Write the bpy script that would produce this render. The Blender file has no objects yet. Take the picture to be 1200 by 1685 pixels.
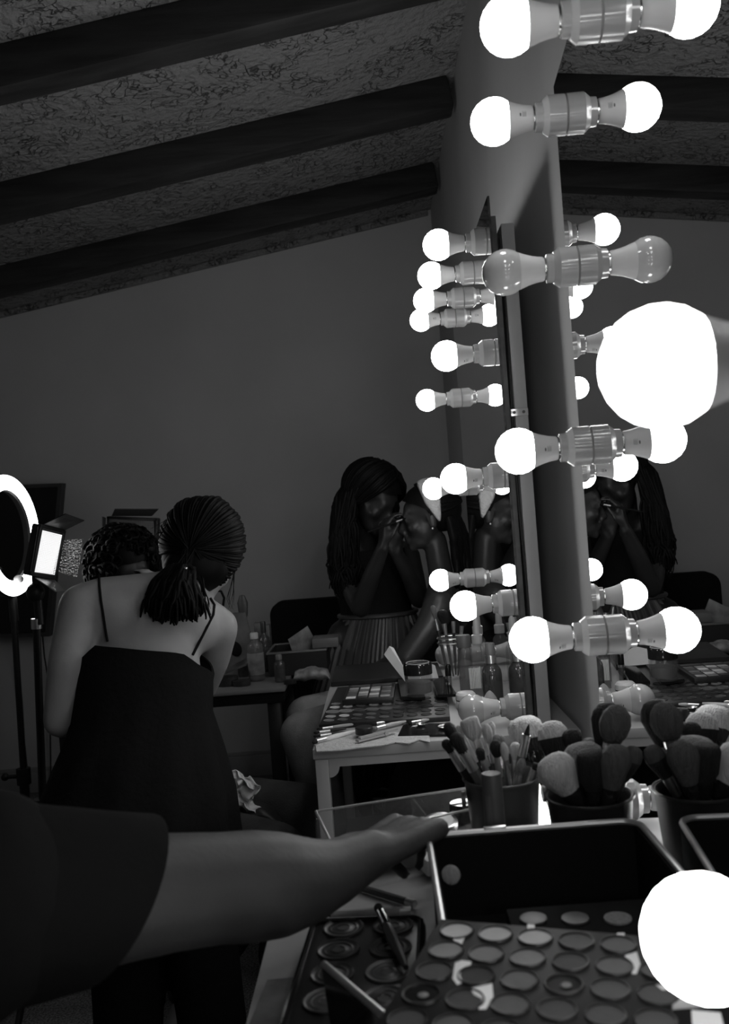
import bpy, bmesh, math, random
from math import sin, cos, pi, radians, sqrt, atan2
from mathutils import Vector, Matrix, Euler
from mathutils.bvhtree import BVHTree

random.seed(7)
scene = bpy.context.scene
COL = scene.collection
V = Vector

# ------------------------------------------------------------------ camera
FPX, VX, VY, EYE = 1500.0, 620.0, 846.0, 1.20      # focal length in px, vanishing point of the mirror wall, eye height
ROLL = math.atan(0.075)
cam_d = bpy.data.cameras.new('camera')
cam = bpy.data.objects.new('camera', cam_d)
COL.objects.link(cam)
cam_d.sensor_fit = 'VERTICAL'
cam_d.sensor_height = 36.0
cam_d.sensor_width = 36.0 * 1200 / 1685
cam_d.lens = FPX / 1685 * 36.0
cam_d.shift_x = -20.0 / 1685
cam_d.shift_y = 3.5 / 1685
cam_d.clip_start = 0.02
cam.matrix_world = Matrix.Translation((0, 0, EYE)) @ Euler((pi / 2, 0, 0)).to_matrix().to_4x4() @ Matrix.Rotation(-ROLL, 4, 'Z')
cam_d.dof.use_dof = True
cam_d.dof.focus_distance = 1.9
cam_d.dof.aperture_fstop = 8.0
scene.camera = cam

# ------------------------------------------------------------------ world, exposure
world = bpy.data.worlds.new('world')
scene.world = world
world.use_nodes = True
world.node_tree.nodes['Background'].inputs[0].default_value = (1, 1, 1, 1)
world.node_tree.nodes['Background'].inputs[1].default_value = 0.004
scene.view_settings.view_transform = 'Standard'
scene.view_settings.look = 'None'
scene.view_settings.gamma = 1.0
scene.view_settings.use_curve_mapping = False
scene.view_settings.exposure = 0.0
scene.cycles.use_denoising = True
scene.cycles.max_bounces = 7
scene.cycles.diffuse_bounces = 4
scene.cycles.glossy_bounces = 5
scene.cycles.transmission_bounces = 6
BULB_E = 20.0

# ------------------------------------------------------------------ pixel helpers (measured from the photograph)
_c, _s = cos(ROLL), sin(ROLL)
def P(px, py, d):
    a, b = px - VX, py - VY
    return V(((a * _c - b * _s) * d / FPX, d, EYE + (-a * _s - b * _c) * d / FPX))
def Q(px, py, z):
    a, b = px - VX, py - VY
    d = (z - EYE) * FPX / (-a * _s - b * _c)
    return P(px, py, d)

# ------------------------------------------------------------------ materials
def mat(name, v, rough=0.6, metal=0.0, var=0.0, vscale=20.0, bump=0.0, bscale=60.0, spec=0.5, trans=0.0, emit=0.0, ior=1.45, alpha=1.0, aniso=None, coat=0.0, sheen=0.0):
    m = bpy.data.materials.new(name)
    m.use_nodes = True
    nt = m.node_tree
    b = nt.nodes['Principled BSDF']
    col = (v, v, v, 1)
    b.inputs['Base Color'].default_value = col
    b.inputs['Roughness'].default_value = rough
    b.inputs['Metallic'].default_value = metal
    b.inputs['Specular IOR Level'].default_value = spec
    b.inputs['IOR'].default_value = ior
    b.inputs['Transmission Weight'].default_value = trans
    b.inputs['Alpha'].default_value = alpha
    b.inputs['Coat Weight'].default_value = coat
    b.inputs['Sheen Weight'].default_value = sheen
    if emit:
        b.inputs['Emission Color'].default_value = (1, 1, 1, 1)
        b.inputs['Emission Strength'].default_value = emit
    if var or bump:
        tc = nt.nodes.new('ShaderNodeTexCoord')
        mp = nt.nodes.new('ShaderNodeMapping')
        nt.links.new(tc.outputs['Object'], mp.inputs['Vector'])
        if aniso:
            mp.inputs['Scale'].default_value = aniso
    if var:
        n = nt.nodes.new('ShaderNodeTexNoise')
        n.inputs['Scale'].default_value = vscale
        n.inputs['Detail'].default_value = 5
        r = nt.nodes.new('ShaderNodeMapRange')
        r.inputs['From Min'].default_value = 0.3
        r.inputs['From Max'].default_value = 0.7
        r.inputs['To Min'].default_value = v * (1 - var)
        r.inputs['To Max'].default_value = v * (1 + var)
        nt.links.new(mp.outputs[0], n.inputs['Vector'])
        nt.links.new(n.outputs['Fac'], r.inputs['Value'])
        nt.links.new(r.outputs[0], b.inputs['Base Color'])
    if bump:
        n2 = nt.nodes.new('ShaderNodeTexNoise')
        n2.inputs['Scale'].default_value = bscale
        n2.inputs['Detail'].default_value = 6
        bp = nt.nodes.new('ShaderNodeBump')
        bp.inputs['Strength'].default_value = bump
        bp.inputs['Distance'].default_value = 0.01
        nt.links.new(mp.outputs[0], n2.inputs['Vector'])
        nt.links.new(n2.outputs['Fac'], bp.inputs['Height'])
        nt.links.new(bp.outputs[0], b.inputs['Normal'])
    return m

def plaster():
    m = mat('ceiling_plaster', 0.31, 0.85, spec=0.2)
    nt = m.node_tree; b = nt.nodes['Principled BSDF']
    tc = nt.nodes.new('ShaderNodeTexCoord')
    n1 = nt.nodes.new('ShaderNodeTexNoise'); n1.inputs['Scale'].default_value = 6; n1.inputs['Detail'].default_value = 8; n1.inputs['Distortion'].default_value = 1.2
    vo = nt.nodes.new('ShaderNodeTexVoronoi'); vo.feature = 'DISTANCE_TO_EDGE'; vo.inputs['Scale'].default_value = 26
    mix = nt.nodes.new('ShaderNodeMix'); mix.data_type = 'VECTOR'; mix.inputs[0].default_value = 0.22
    nt.links.new(tc.outputs['Object'], mix.inputs[4]); nt.links.new(n1.outputs['Color'], mix.inputs[5])
    nt.links.new(tc.outputs['Object'], n1.inputs['Vector']); nt.links.new(mix.outputs[1], vo.inputs['Vector'])
    r = nt.nodes.new('ShaderNodeMapRange'); r.inputs['From Max'].default_value = 0.05; r.inputs['To Min'].default_value = 0.0; r.inputs['To Max'].default_value = 1.0
    nt.links.new(vo.outputs['Distance'], r.inputs['Value'])
    n2 = nt.nodes.new('ShaderNodeTexNoise'); n2.inputs['Scale'].default_value = 40; n2.inputs['Detail'].default_value = 5
    nt.links.new(tc.outputs['Object'], n2.inputs['Vector'])
    # the deep cracks show only in patches
    n3 = nt.nodes.new('ShaderNodeTexNoise'); n3.inputs['Scale'].default_value = 9; n3.inputs['Detail'].default_value = 3
    nt.links.new(tc.outputs['Object'], n3.inputs['Vector'])
    r3 = nt.nodes.new('ShaderNodeMapRange'); r3.inputs['From Min'].default_value = 0.46; r3.inputs['From Max'].default_value = 0.62
    nt.links.new(n3.outputs['Fac'], r3.inputs['Value'])
    inv = nt.nodes.new('ShaderNodeMath'); inv.operation = 'SUBTRACT'; inv.inputs[0].default_value = 1.0
    nt.links.new(r.outputs[0], inv.inputs[1])
    mu = nt.nodes.new('ShaderNodeMath'); mu.operation = 'MULTIPLY'
    nt.links.new(inv.outputs[0], mu.inputs[0]); nt.links.new(r3.outputs[0], mu.inputs[1])
    hh = nt.nodes.new('ShaderNodeMath'); hh.operation = 'MULTIPLY_ADD'; hh.inputs[1].default_value = -1.6
    nt.links.new(mu.outputs[0], hh.inputs[0]); nt.links.new(n2.outputs['Fac'], hh.inputs[2])
    bp = nt.nodes.new('ShaderNodeBump'); bp.inputs['Strength'].default_value = 1.0; bp.inputs['Distance'].default_value = 0.024
    nt.links.new(hh.outputs[0], bp.inputs['Height']); nt.links.new(bp.outputs[0], b.inputs['Normal'])
    cr = nt.nodes.new('ShaderNodeMapRange'); cr.inputs['To Min'].default_value = 0.31; cr.inputs['To Max'].default_value = 0.25
    nt.links.new(mu.outputs[0], cr.inputs['Value']); nt.links.new(cr.outputs[0], b.inputs['Base Color'])
    return m

M = {}
M['wall'] = mat('wall_paint', 0.50, 0.8, var=0.05, vscale=3, bump=0.06, bscale=90, spec=0.2)
M['wall_far'] = mat('wall_paint_brightened', 0.66, 0.8, var=0.04, vscale=3, bump=0.06, bscale=90, spec=0.2)  # wall paint lightened to stand in for light the far end lacks
M['ceiling'] = plaster()
M['beam'] = mat('dark_stained_beam', 0.035, 0.55, var=0.35, vscale=14, bump=0.3, bscale=18, aniso=(0.25, 2, 2), spec=0.3)
M['base'] = mat('baseboard_paint', 0.40, 0.5)
M['carpet'] = mat('speckled_carpet', 0.26, 0.95, var=0.75, vscale=190, bump=0.9, bscale=240, spec=0.05)
M['mirror'] = mat('mirror_silver', 0.86, 0.0, metal=1.0)
M['mirror_edge'] = mat('mirror_plate_edge', 0.05, 0.3, var=0.8, vscale=60)
M['board_dark'] = mat('dark_fibre_board', 0.10, 0.6, var=0.3, vscale=30)
M['white'] = mat('white_laminate', 0.36, 0.4, var=0.05, vscale=8, bump=0.02, bscale=40)
M['porcelain'] = mat('porcelain_socket', 0.34, 0.2, spec=0.6, coat=0.2)
M['neck'] = mat('bulb_plastic_neck', 0.56, 0.35)
M['screw'] = mat('bulb_screw_metal', 0.55, 0.25, metal=1.0)
M['globe_on'] = mat('lit_bulb_globe', 0.8, 0.3, emit=BULB_E)
M['globe_off'] = mat('unlit_bulb_globe', 0.46, 0.12, spec=0.5, coat=0.3)
M['ink'] = mat('printed_ink', 0.10, 0.6)
M['steel'] = mat('brushed_steel', 0.62, 0.28, metal=1.0)
M['chrome'] = mat('polished_rim', 0.75, 0.3, metal=1.0)
M['rim'] = mat('case_rim_metal', 0.45, 0.38, metal=0.7)
M['desk_top'] = mat('dull_desk_laminate', 0.12, 0.5)
M['black'] = mat('black_plastic', 0.018, 0.38)
M['blackmatte'] = mat('black_matte', 0.007, 0.85, spec=0.1)
M['blackgloss'] = mat('black_gloss', 0.012, 0.09)
M['darkgrey'] = mat('dark_grey_plastic', 0.06, 0.45)
M['grey'] = mat('grey_plastic', 0.11, 0.45)
M['paper'] = mat('white_paper', 0.75, 0.8, var=0.04, vscale=30)
M['greypaper'] = mat('grey_printed_paper', 0.15, 0.7, var=0.5, vscale=24)
M['towel'] = mat('paper_towel', 0.55, 0.95, var=0.1, vscale=60, bump=0.5, bscale=160)
M['glass'] = mat('clear_glass', 0.22, 0.04, alpha=0.22, spec=0.8)
M['acrylic'] = mat('clear_acrylic', 0.55, 0.06, alpha=0.10, spec=0.9)
M['liquid'] = mat('tinted_liquid_glass', 0.13, 0.08, alpha=0.55, spec=0.7)
M['amber'] = mat('amber_liquid_glass', 0.05, 0.05, alpha=0.8, spec=0.7)
M['acrylic_edge'] = mat('polished_acrylic_edge', 0.45, 0.15, trans=0.4, spec=0.9)
M['frost'] = mat('frosted_plastic_cap', 0.40, 0.35)
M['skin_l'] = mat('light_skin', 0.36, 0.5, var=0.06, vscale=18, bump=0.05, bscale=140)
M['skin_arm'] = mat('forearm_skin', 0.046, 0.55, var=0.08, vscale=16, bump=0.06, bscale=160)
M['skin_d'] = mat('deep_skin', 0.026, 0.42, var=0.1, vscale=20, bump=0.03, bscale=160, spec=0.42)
M['hair'] = mat('black_hair', 0.004, 0.5, spec=0.12)
M['black_cloth'] = mat('black_cloth', 0.012, 0.9, bump=0.25, bscale=70, spec=0.1)
M['tee'] = mat('black_cotton', 0.011, 0.95, bump=0.2, bscale=40, spec=0.08)
M['denim'] = mat('washed_denim', 0.24, 0.9, var=0.25, vscale=12, bump=0.25, bscale=260, spec=0.1)
M['darkdenim'] = mat('dark_denim', 0.05, 0.9, var=0.25, vscale=14, bump=0.25, bscale=200, spec=0.1)
M['satin'] = mat('pleated_satin', 0.06, 0.4, spec=0.5)
M['band'] = mat('terry_headband', 0.50, 0.95, var=0.08, vscale=60, bump=0.6, bscale=150)
M['screen'] = mat('television_screen', 0.01, 0.14)
M['rubber'] = mat('black_rubber', 0.02, 0.7)

# ------------------------------------------------------------------ mesh builder
def frame(p, z, x=None):
    z = V(z).normalized()
    if x is None:
        x = V((0, 0, 1)) if abs(z.z) < 0.9 else V((1, 0, 0))
    x = V(x); x = (x - z * x.dot(z)).normalized()
    y = z.cross(x)
    m = Matrix((x, y, z)).transposed().to_4x4()
    m.translation = V(p)
    return m

ROOTM = {}
class MB:
    def __init__(s):
        s.v = []; s.f = []; s.m = []
    def add(s, vs, fs, mi=0):
        o = len(s.v)
        s.v.extend([V(q) for q in vs])
        for f in fs:
            s.f.append([i + o for i in f]); s.m.append(mi)
        return s
    def box(s, c, size, mx=None, bevel=0.0, mi=0, seg=2):
        bm = bmesh.new()
        bmesh.ops.create_cube(bm, size=1.0)
        bmesh.ops.scale(bm, vec=size, verts=bm.verts)
        if bevel > 0:
            bmesh.ops.bevel(bm, geom=bm.edges[:], offset=bevel, segments=seg, profile=0.5, affect='EDGES')
        bmesh.ops.translate(bm, vec=c, verts=bm.verts)
        if mx is not None:
            bmesh.ops.transform(bm, matrix=mx, verts=bm.verts)
        bm.verts.index_update()
        s.add([q.co.copy() for q in bm.verts], [[q.index for q in f.verts] for f in bm.faces], mi)
        bm.free()
        return s
    def bb(s, x0, x1, y0, y1, z0, z1, bevel=0.0, mi=0, mx=None):
        return s.box(((x0 + x1) / 2, (y0 + y1) / 2, (z0 + z1) / 2), (abs(x1 - x0), abs(y1 - y0), abs(z1 - z0)), mx, bevel, mi)
    def lathe(s, prof, mx, n=24, mi=0, sx=1.0, sy=1.0, wave=None):
        """prof: (radius, height[, material]) along local z; a material entry colours the band after it."""
        vs = []; fs = []; ms = []
        rings = []
        for e in prof:
            r, t = e[0], e[1]
            if r <= 1e-6:
                rings.append([len(vs)]); vs.append(mx @ V((0, 0, t)))
            else:
                ring = []
                for k in range(n):
                    a = 2 * pi * k / n
                    w = wave(a, t) if wave else 1.0
                    ring.append(len(vs)); vs.append(mx @ V((r * w * sx * cos(a), r * w * sy * sin(a), t)))
                rings.append(ring)
        cur = mi
        for i in range(len(rings) - 1):
            if len(prof[i]) > 2: cur = prof[i][2]
            a, b = rings[i], rings[i + 1]
            for k in range(n):
                k2 = (k + 1) % n
                if len(a) == 1 and len(b) == 1: continue
                if len(a) == 1: fs.append([a[0], b[k2], b[k]][::-1]); 
                elif len(b) == 1: fs.append([a[k], a[k2], b[0]])
                else: fs.append([a[k], a[k2], b[k2], b[k]])
                ms.append(cur)
        o = len(s.v); s.v.extend(vs)
        for f, m_ in zip(fs, ms):
            s.f.append([i + o for i in f]); s.m.append(m_)
        return s
    def cyl(s, p0, p1, r0, r1=None, n=16, mi=0):
        p0, p1 = V(p0), V(p1)
        r1 = r0 if r1 is None else r1
        L = (p1 - p0).length
        return s.lathe([(0, 0), (r0, 0), (r1, L), (0, L)], frame(p0, p1 - p0), n, mi)
    def tube(s, pts, rad, n=8, mi=0, flat=1.0, up=None):
        pts = [V(p) for p in pts]
        if not hasattr(rad, '__len__'): rad = [rad] * len(pts)
        vs = []; fs = []
        prevx = V(up) if up is not None else None
        for i, p in enumerate(pts):
            t = (pts[min(i + 1, len(pts) - 1)] - pts[max(i - 1, 0)])
            if t.length < 1e-9: t = V((0, 0, 1))
            m = frame((0, 0, 0), t, prevx)
            x, y = m.col[0].to_3d(), m.col[1].to_3d()
            prevx = x
            for k in range(n):
                a = 2 * pi * k / n
                vs.append(p + x * (rad[i] * cos(a)) + y * (rad[i] * flat * sin(a)))
        L = len(pts)
        for i in range(L - 1):
            for k in range(n):
                k2 = (k + 1) % n
                fs.append([i * n + k, i * n + k2, (i + 1) * n + k2, (i + 1) * n + k])
        fs.append(list(range(n))[::-1]); fs.append([(L - 1) * n + k for k in range(n)])
        return s.add(vs, fs, mi)
    def ell(s, c, r, mx=None, nu=16, nv=10, mi=0):
        vs = [V((0, 0, -r[2]))]; fs = []
        for j in range(1, nv):
            b = -pi / 2 + pi * j / nv
            for k in range(nu):
                a = 2 * pi * k / nu
                vs.append(V((r[0] * cos(b) * cos(a), r[1] * cos(b) * sin(a), r[2] * sin(b))))
        vs.append(V((0, 0, r[2])))
        for k in range(nu):
            k2 = (k + 1) % nu
            fs.append([0, 1 + k2, 1 + k])
            for j in range(nv - 2):
                fs.append([1 + j * nu + k, 1 + j * nu + k2, 1 + (j + 1) * nu + k2, 1 + (j + 1) * nu + k])
            fs.append([1 + (nv - 2) * nu + k, 1 + (nv - 2) * nu + k2, len(vs) - 1])
        R = mx if mx is not None else Matrix.Identity(3)
        return s.add([V(c) + R.to_3x3() @ q for q in vs], fs, mi)
    def cap(s, p0, r0, p1, r1, n=14):
        """tapered capsule, closed"""
        p0, p1 = V(p0), V(p1); L = (p1 - p0).length
        pr = [(0, -r0)]
        for j in range(1, 5): a = pi / 2 * j / 4; pr.append((r0 * sin(a), -r0 * cos(a)))
        for j in range(0, 4): a = pi / 2 * j / 4; pr.append((r1 * cos(a), L + r1 * sin(a)))
        pr.append((0, L + r1))
        return s.lathe(pr, frame(p0, p1 - p0), n)
    def chain(s, *pr):
        for (p0, r0), (p1, r1) in zip(pr, pr[1:]): s.cap(p0, r0, p1, r1)
        return s
    def prism(s, poly, h, mx, mi=0):
        n = len(poly)
        vs = [mx @ V((a, b, 0)) for a, b in poly] + [mx @ V((a, b, h)) for a, b in poly]
        fs = [list(range(n))[::-1], [n + k for k in range(n)]] + [[k, (k + 1) % n, n + (k + 1) % n, n + k] for k in range(n)]
        return s.add(vs, fs, mi)
    def loft(s, rings, mi=0, close=True, capends=False):
        n = len(rings[0]); vs = [q for r in rings for q in r]; fs = []
        for i in range(len(rings) - 1):
            for k in range(n if close else n - 1):
                k2 = (k + 1) % n
                fs.append([i * n + k, i * n + k2, (i + 1) * n + k2, (i + 1) * n + k])
        if capends:
            fs.append(list(range(n))[::-1]); fs.append([(len(rings) - 1) * n + k for k in range(n)])
        return s.add(vs, fs, mi)
    def mesh(s, name, inv=None):
        me = bpy.data.meshes.new(name)
        vs = [inv @ q for q in s.v] if inv is not None else s.v
        me.from_pydata([tuple(q) for q in vs], [], s.f)
        me.polygons.foreach_set('material_index', s.m)
        me.update()
        return me
    def build(s, name, mats, parent=None, smooth=35, loc=None, local=False):
        """link as one mesh object; vertices are world coordinates unless local"""
        inv = None
        if parent is not None and not local: inv = ROOTM[parent.name].inverted()
        if loc is not None: inv = Matrix.Translation(-V(loc))
        me = s.mesh(name, inv)
        return link(name, me, mats, parent, smooth, loc)

def link(name, me, mats, parent=None, smooth=35, loc=None):
    if not isinstance(mats, (list, tuple)): mats = [mats]
    if not me.materials:
        for m in mats: me.materials.append(m)
    if smooth:
        me.polygons.foreach_set('use_smooth', [True] * len(me.polygons))
        me.set_sharp_from_angle(angle=radians(smooth))
    o = bpy.data.objects.new(name, me)
    COL.objects.link(o)
    mw = Matrix.Identity(4)
    if loc is not None: o.location = loc; mw = Matrix.Translation(V(loc))
    if parent is not None:
        o.parent = parent; mw = ROOTM[parent.name]
    ROOTM[o.name] = mw
    return o

def tag(o, label, cat, group=None):
    o['label'] = label; o['category'] = cat
    if group: o['group'] = group
    return o
def thing(name, label, cat, loc, rotz=0.0, group=None, mx=None):
    o = bpy.data.objects.new(name, None)
    COL.objects.link(o)
    o.empty_display_size = 0.05
    m = mx if mx is not None else Matrix.Translation(V(loc)) @ Matrix.Rotation(rotz, 4, 'Z')
    o.matrix_world = m
    ROOTM[o.name] = m.copy()
    return tag(o, label, cat, group)
def struct(o):
    o['kind'] = 'structure'; return o
def stuff(o):
    o['kind'] = 'stuff'; return o
def solid(mb, name, mats, parent=None, voxel=0.01, smooth_it=6, loc=None):
    """overlapping closed shapes fused into one continuous skin (voxel remesh + smoothing)"""
    inv = ROOTM[parent.name].inverted() if parent is not None else (Matrix.Translation(-V(loc)) if loc is not None else None)
    me = mb.mesh('tmp', inv)
    t = bpy.data.objects.new('tmp', me); COL.objects.link(t)
    r = t.modifiers.new('r', 'REMESH'); r.mode = 'VOXEL'; r.voxel_size = voxel
    sm = t.modifiers.new('s', 'SMOOTH'); sm.factor = 0.5; sm.iterations = smooth_it
    dg = bpy.context.evaluated_depsgraph_get(); dg.update()
    me2 = bpy.data.meshes.new_from_object(t.evaluated_get(dg))
    bpy.data.objects.remove(t); bpy.data.meshes.remove(me)
    me2.materials.clear(); me2.name = name
    return link(name, me2, mats, parent, 180, loc)
def bvh_of(o):
    mw = ROOTM[o.name]
    return BVHTree.FromPolygons([mw @ v.co for v in o.data.vertices], [list(p.vertices) for p in o.data.polygons])
CAMP = V((0, 0, EYE))
def on(bvh, px, py, off=0.003, fallback=None):
    d = (P(px, py, 1.0) - CAMP).normalized()
    h = bvh.ray_cast(CAMP, d)
    if h[0] is None: return fallback
    n = h[1]
    if n.dot(d) > 0: n = -n
    return h[0] + n * off

# ================================================================== THE ROOM
WX, WY, WL, WB = 0.365, 4.35, -2.7, -1.6
CEIL_R, SLOPE = 2.63, math.tan(radians(9.2))
def cz(x): return CEIL_R - (WX - x) * SLOPE
o = MB().bb(WL - .1, WX + .1, WB - .1, WY + .1, -0.06, 0.0).build('floor', M['carpet'], smooth=0); struct(o)
o = MB().bb(WX, WX + .1, WB - .1, WY + .1, 0, 2.9).build('wall_right', M['wall'], smooth=0); struct(o)
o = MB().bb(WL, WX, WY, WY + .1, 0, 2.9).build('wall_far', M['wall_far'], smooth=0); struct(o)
o = MB().bb(WL - .1, WL, WB - .1, WY + .1, 0, 2.9).build('wall_left', M['wall'], smooth=0); struct(o)
o = MB().bb(WL, WX, WB - .1, WB, 0, 2.9).build('wall_near', M['wall'], smooth=0); struct(o)
mb = MB(); x0, x1 = WL - .1, WX + .1
vs = [(x, y, cz(x) + dz) for x in (x0, x1) for y in (WB - .1, WY + .1) for dz in (0, .06)]
mb.add(vs, [[0, 2, 6, 4], [1, 5, 7, 3], [0, 1, 3, 2], [4, 6, 7, 5], [0, 4, 5, 1], [2, 3, 7, 6]])
ceiling = mb.build('ceiling', M['ceiling'], smooth=0); struct(ceiling)
for yb in (3.785, 3.045, 2.305, 1.565, 0.825, 0.085, -0.655):           # the dark rafters
    mb = MB(); h, w = 0.112, 0.095
    xr, xl = WX - 0.002, WL + 0.002
    ang = math.atan(SLOPE)
    L = (xr - xl) / cos(ang)
    mx = Matrix.Translation(((xr + xl) / 2, yb, cz((xr + xl) / 2) - h / 2 / cos(ang) + 0.004)) @ Matrix.Rotation(-ang, 4, 'Y')
    mb.box((0, 0, 0), (L - 0.03, w, h), mx, 0.012)
    mb.build('beam', M['beam'], ceiling)
mb = MB(); mb.bb(WL, WX - .0, WY - 0.016, WY, 0, 0.10, 0.004); mb.bb(WL, WX, WY - 0.010, WY, 0.10, 0.118, 0.003)
struct(mb.build('baseboard_far', M['base']))
mb = MB(); mb.bb(WX - 0.016, WX, 2.7, WY - 0.017, 0, 0.10, 0.004); struct(mb.build('baseboard_right', M['base']))
# narrow cove strip where the far wall meets the ceiling
mb = MB()
mx = Matrix.Translation(((WL + WX) / 2, WY - 0.012, cz((WL + WX) / 2) - 0.014)) @ Matrix.Rotation(-math.atan(SLOPE), 4, 'Y')
mb.box((0, 0, 0), ((WX - WL) / cos(math.atan(SLOPE)) - .03, 0.024, 0.028), mx, 0.006)
struct(mb.build('trim_1', M['ceiling']))

# ================================================================== VANITY MIRRORS
def bulb_profiles():
    r = 0.0305; cx = 0.094
    sock = [(0, 0.0), (0.0245, 0.0), (0.0260, 0.0014), (0.0262, 0.0235), (0.0205, 0.0305), (0.0190, 0.0308), (0.0185, 0.0395), (0.0150, 0.0405), (0.0145, 0.036), (0, 0.036)]
    body = [(0, 0.037, 0), (0.0135, 0.037, 0), (0.0135, 0.0425, 1), (0.0150, 0.0430, 1), (0.0158, 0.0445), (0.0166, 0.051), (0.0178, 0.057), (0.0195, 0.063), (0.0214, 0.0685), (0.0232, 0.0730)]
    x0 = 0.0752
    a0 = math.acos((cx - x0) / r)                      # where the globe leaves the neck
    body.append((r * sin(a0), x0, 2))
    for k in range(1, 9):
        a = a0 + (pi - a0) * k / 8
        body.append((max(r * sin(a), 0), cx - r * cos(a)))
    body[-1] = (0, cx + r)
    return sock, body
SOCK, BULB = bulb_profiles()
AX = frame((0, 0, 0), (-1, 0, 0), (0, 0, 1))
sock_me = MB().lathe(SOCK, AX, 32).mesh('light_socket'); sock_me.materials.append(M['porcelain'])
def bulb_mesh(on_):
    me = MB().lathe(BULB, AX, 24).mesh('light_bulb')
    for m in (M['screw'], M['neck'], M['globe_on'] if on_ else M['globe_off']): me.materials.append(m)
    return me
bulb_on, bulb_off = bulb_mesh(True), bulb_mesh(False)
def print_mesh():
    """the little printed mark on a bulb neck: a leaf-like blob and a few ruled lines, bent round the neck"""
    mb = MB()
    def quad(t0, t1, a0, a1, r=0.0158):
        vs = []
        for a, t in ((a0, t0), (a1, t0), (a1, t1), (a0, t1)):
            rr = r + 0.0010 + max(0, (t - 0.048)) * 0.17
            vs.append(AX @ V((rr * cos(a), rr * sin(a), t)))
        mb.add(vs, [[0, 1, 2, 3]])
    for k in range(5): quad(0.0530 + k * 0.0011, 0.0534 + k * 0.0011, -0.22, 0.20 - 0.1 * (k % 2))
    quad(0.0595, 0.0615, -0.14, 0.02); quad(0.0599, 0.0611, -0.18, 0.06)
    me = mb.mesh('printed_mark'); me.materials.append(M['ink'])
    return me
pm = print_mesh()

def vanity(label, mx, L, H, cols, top, rows_near, rows_far, lit, dark_board, z_top_bulb):
    """local frame: mirror face is x=0 looking to -x, y runs away from the camera, z up from the table"""
    root = thing('vanity_mirror', label, 'mirror', (0, 0, 0), mx=mx)
    g = MB().bb(0.0, 0.004, 0, L, 0, H).build('mirror_glass', [M['mirror']], root, smooth=0, local=True)
    me = g.data; me.materials.append(M['mirror_edge'])
    for p in me.polygons:
        p.material_index = 0 if p.normal.x < -0.9 else 1
    def light(y, z, on_, mark, spin):
        s_ = bpy.data.objects.new('light_socket', sock_me); COL.objects.link(s_); s_.parent = root; s_.location = (0, y, z)
        b_ = bpy.data.objects.new('light_bulb', bulb_on if on_ else bulb_off); COL.objects.link(b_); b_.parent = root
        b_.location = (0, y, z)
        if mark:
            p_ = bpy.data.objects.new('printed_mark', pm); COL.objects.link(p_); p_.parent = b_; p_.rotation_euler = (spin, 0, 0)
    for i, z in enumerate(rows_near): light(cols[0], z, lit[0][i], i in (1, 2, 4), 1.9 + 0.5 * (i % 2))
    for i, z in enumerate(rows_far): light(cols[1], z, lit[1][i], i in (0, 2, 3), 1.6 + 0.5 * (i % 2))
    for y in top: light(y, z_top_bulb, True, False, 0)
    for me_ in (sock_me, bulb_on, bulb_off):
        me_.polygons.foreach_set('use_smooth', [True] * len(me_.polygons)); me_.set_sharp_from_angle(angle=radians(20 if me_ is sock_me else 40))
    return root
TZ = 0.765
DEL = math.atan(0.061)
nearM = Matrix.Translation((0.2138 + 0.061 * 0.37, 0.37, TZ + 0.001)) @ Matrix.Rotation(-DEL, 4, 'Z')
near_mirror = vanity('large frameless bulb-lit mirror nearest the camera, behind the cups of brushes', nearM, 0.907, 1.012,
    (0.080, 0.832), (0.33, 0.592), [z - TZ for z in (1.705, 1.50, 1.262, 0.976, 0.80)], [z - TZ for z in (1.705, 1.505, 1.268, 1.018, 0.80)],
    ([1, 1, 1, 1, 1], [1, 0, 1, 1, 1]), True, 1.705 - TZ)
MB().bb(0.0045, 0.016, 0.02, 0.895, 0.01, 1.0).build('backing_board', M['board_dark'], near_mirror, local=True)
farM = Matrix.Translation((0.255, 1.735, TZ + 0.001))
far_mirror = vanity('bulb-lit mirror with white backing frame on the farther table', farM, 0.835, 1.022,
    (0.065, 0.765), (0.298, 0.532), [z - TZ for z in (1.72, 1.50, 1.257, 1.005, 0.80)], [z - TZ for z in (1.72, 1.50, 1.257, 1.005, 0.80)],
    ([1, 1, 1, 1, 0], [1, 1, 1, 1, 0]), True, 1.72 - TZ)
MB().bb(0.0045, 0.014, 0.004, 0.83, 0, 0.985, 0.001).build('backing_board', M['board_dark'], far_mirror, local=True)
def bar(y0, y1, z0, z1, nm='frame_rail'): MB().bb(0.022, 0.047, y0, y1, z0, z1, 0.0015).build(nm, M['white'], far_mirror, local=True)
bar(0.0, 0.05, 0.0, 0.968, 'frame_post'); bar(0.78, 0.83, 0, 0.968, 'frame_post'); bar(0.05, 0.78, 0.918, 0.968); bar(0.05, 0.78, 0.0, 0.05)
mb = MB(); mb.bb(0.0135, 0.047, -0.004, 0.0, 0.600, 0.614, 0.0008); mb.cyl((0.020, -0.0055, 0.607), (0.020, -0.003, 0.607), 0.003, n=10, mi=1); mb.cyl((0.038, -0.0055, 0.607), (0.038, -0.003, 0.607), 0.003, n=10, mi=1)
mb.build('corner_clip', [M['steel'], M['ink']], far_mirror, local=True)
mb = MB(); mb.tube([(0.018 + 0.0025 * sin(t * 9) , 0.002, 0.02 + t * 0.93) for t in [k / 40 for k in range(41)]], 0.0022, 6)
mb.build('power_cord', M['rubber'], far_mirror, local=True)

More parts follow.
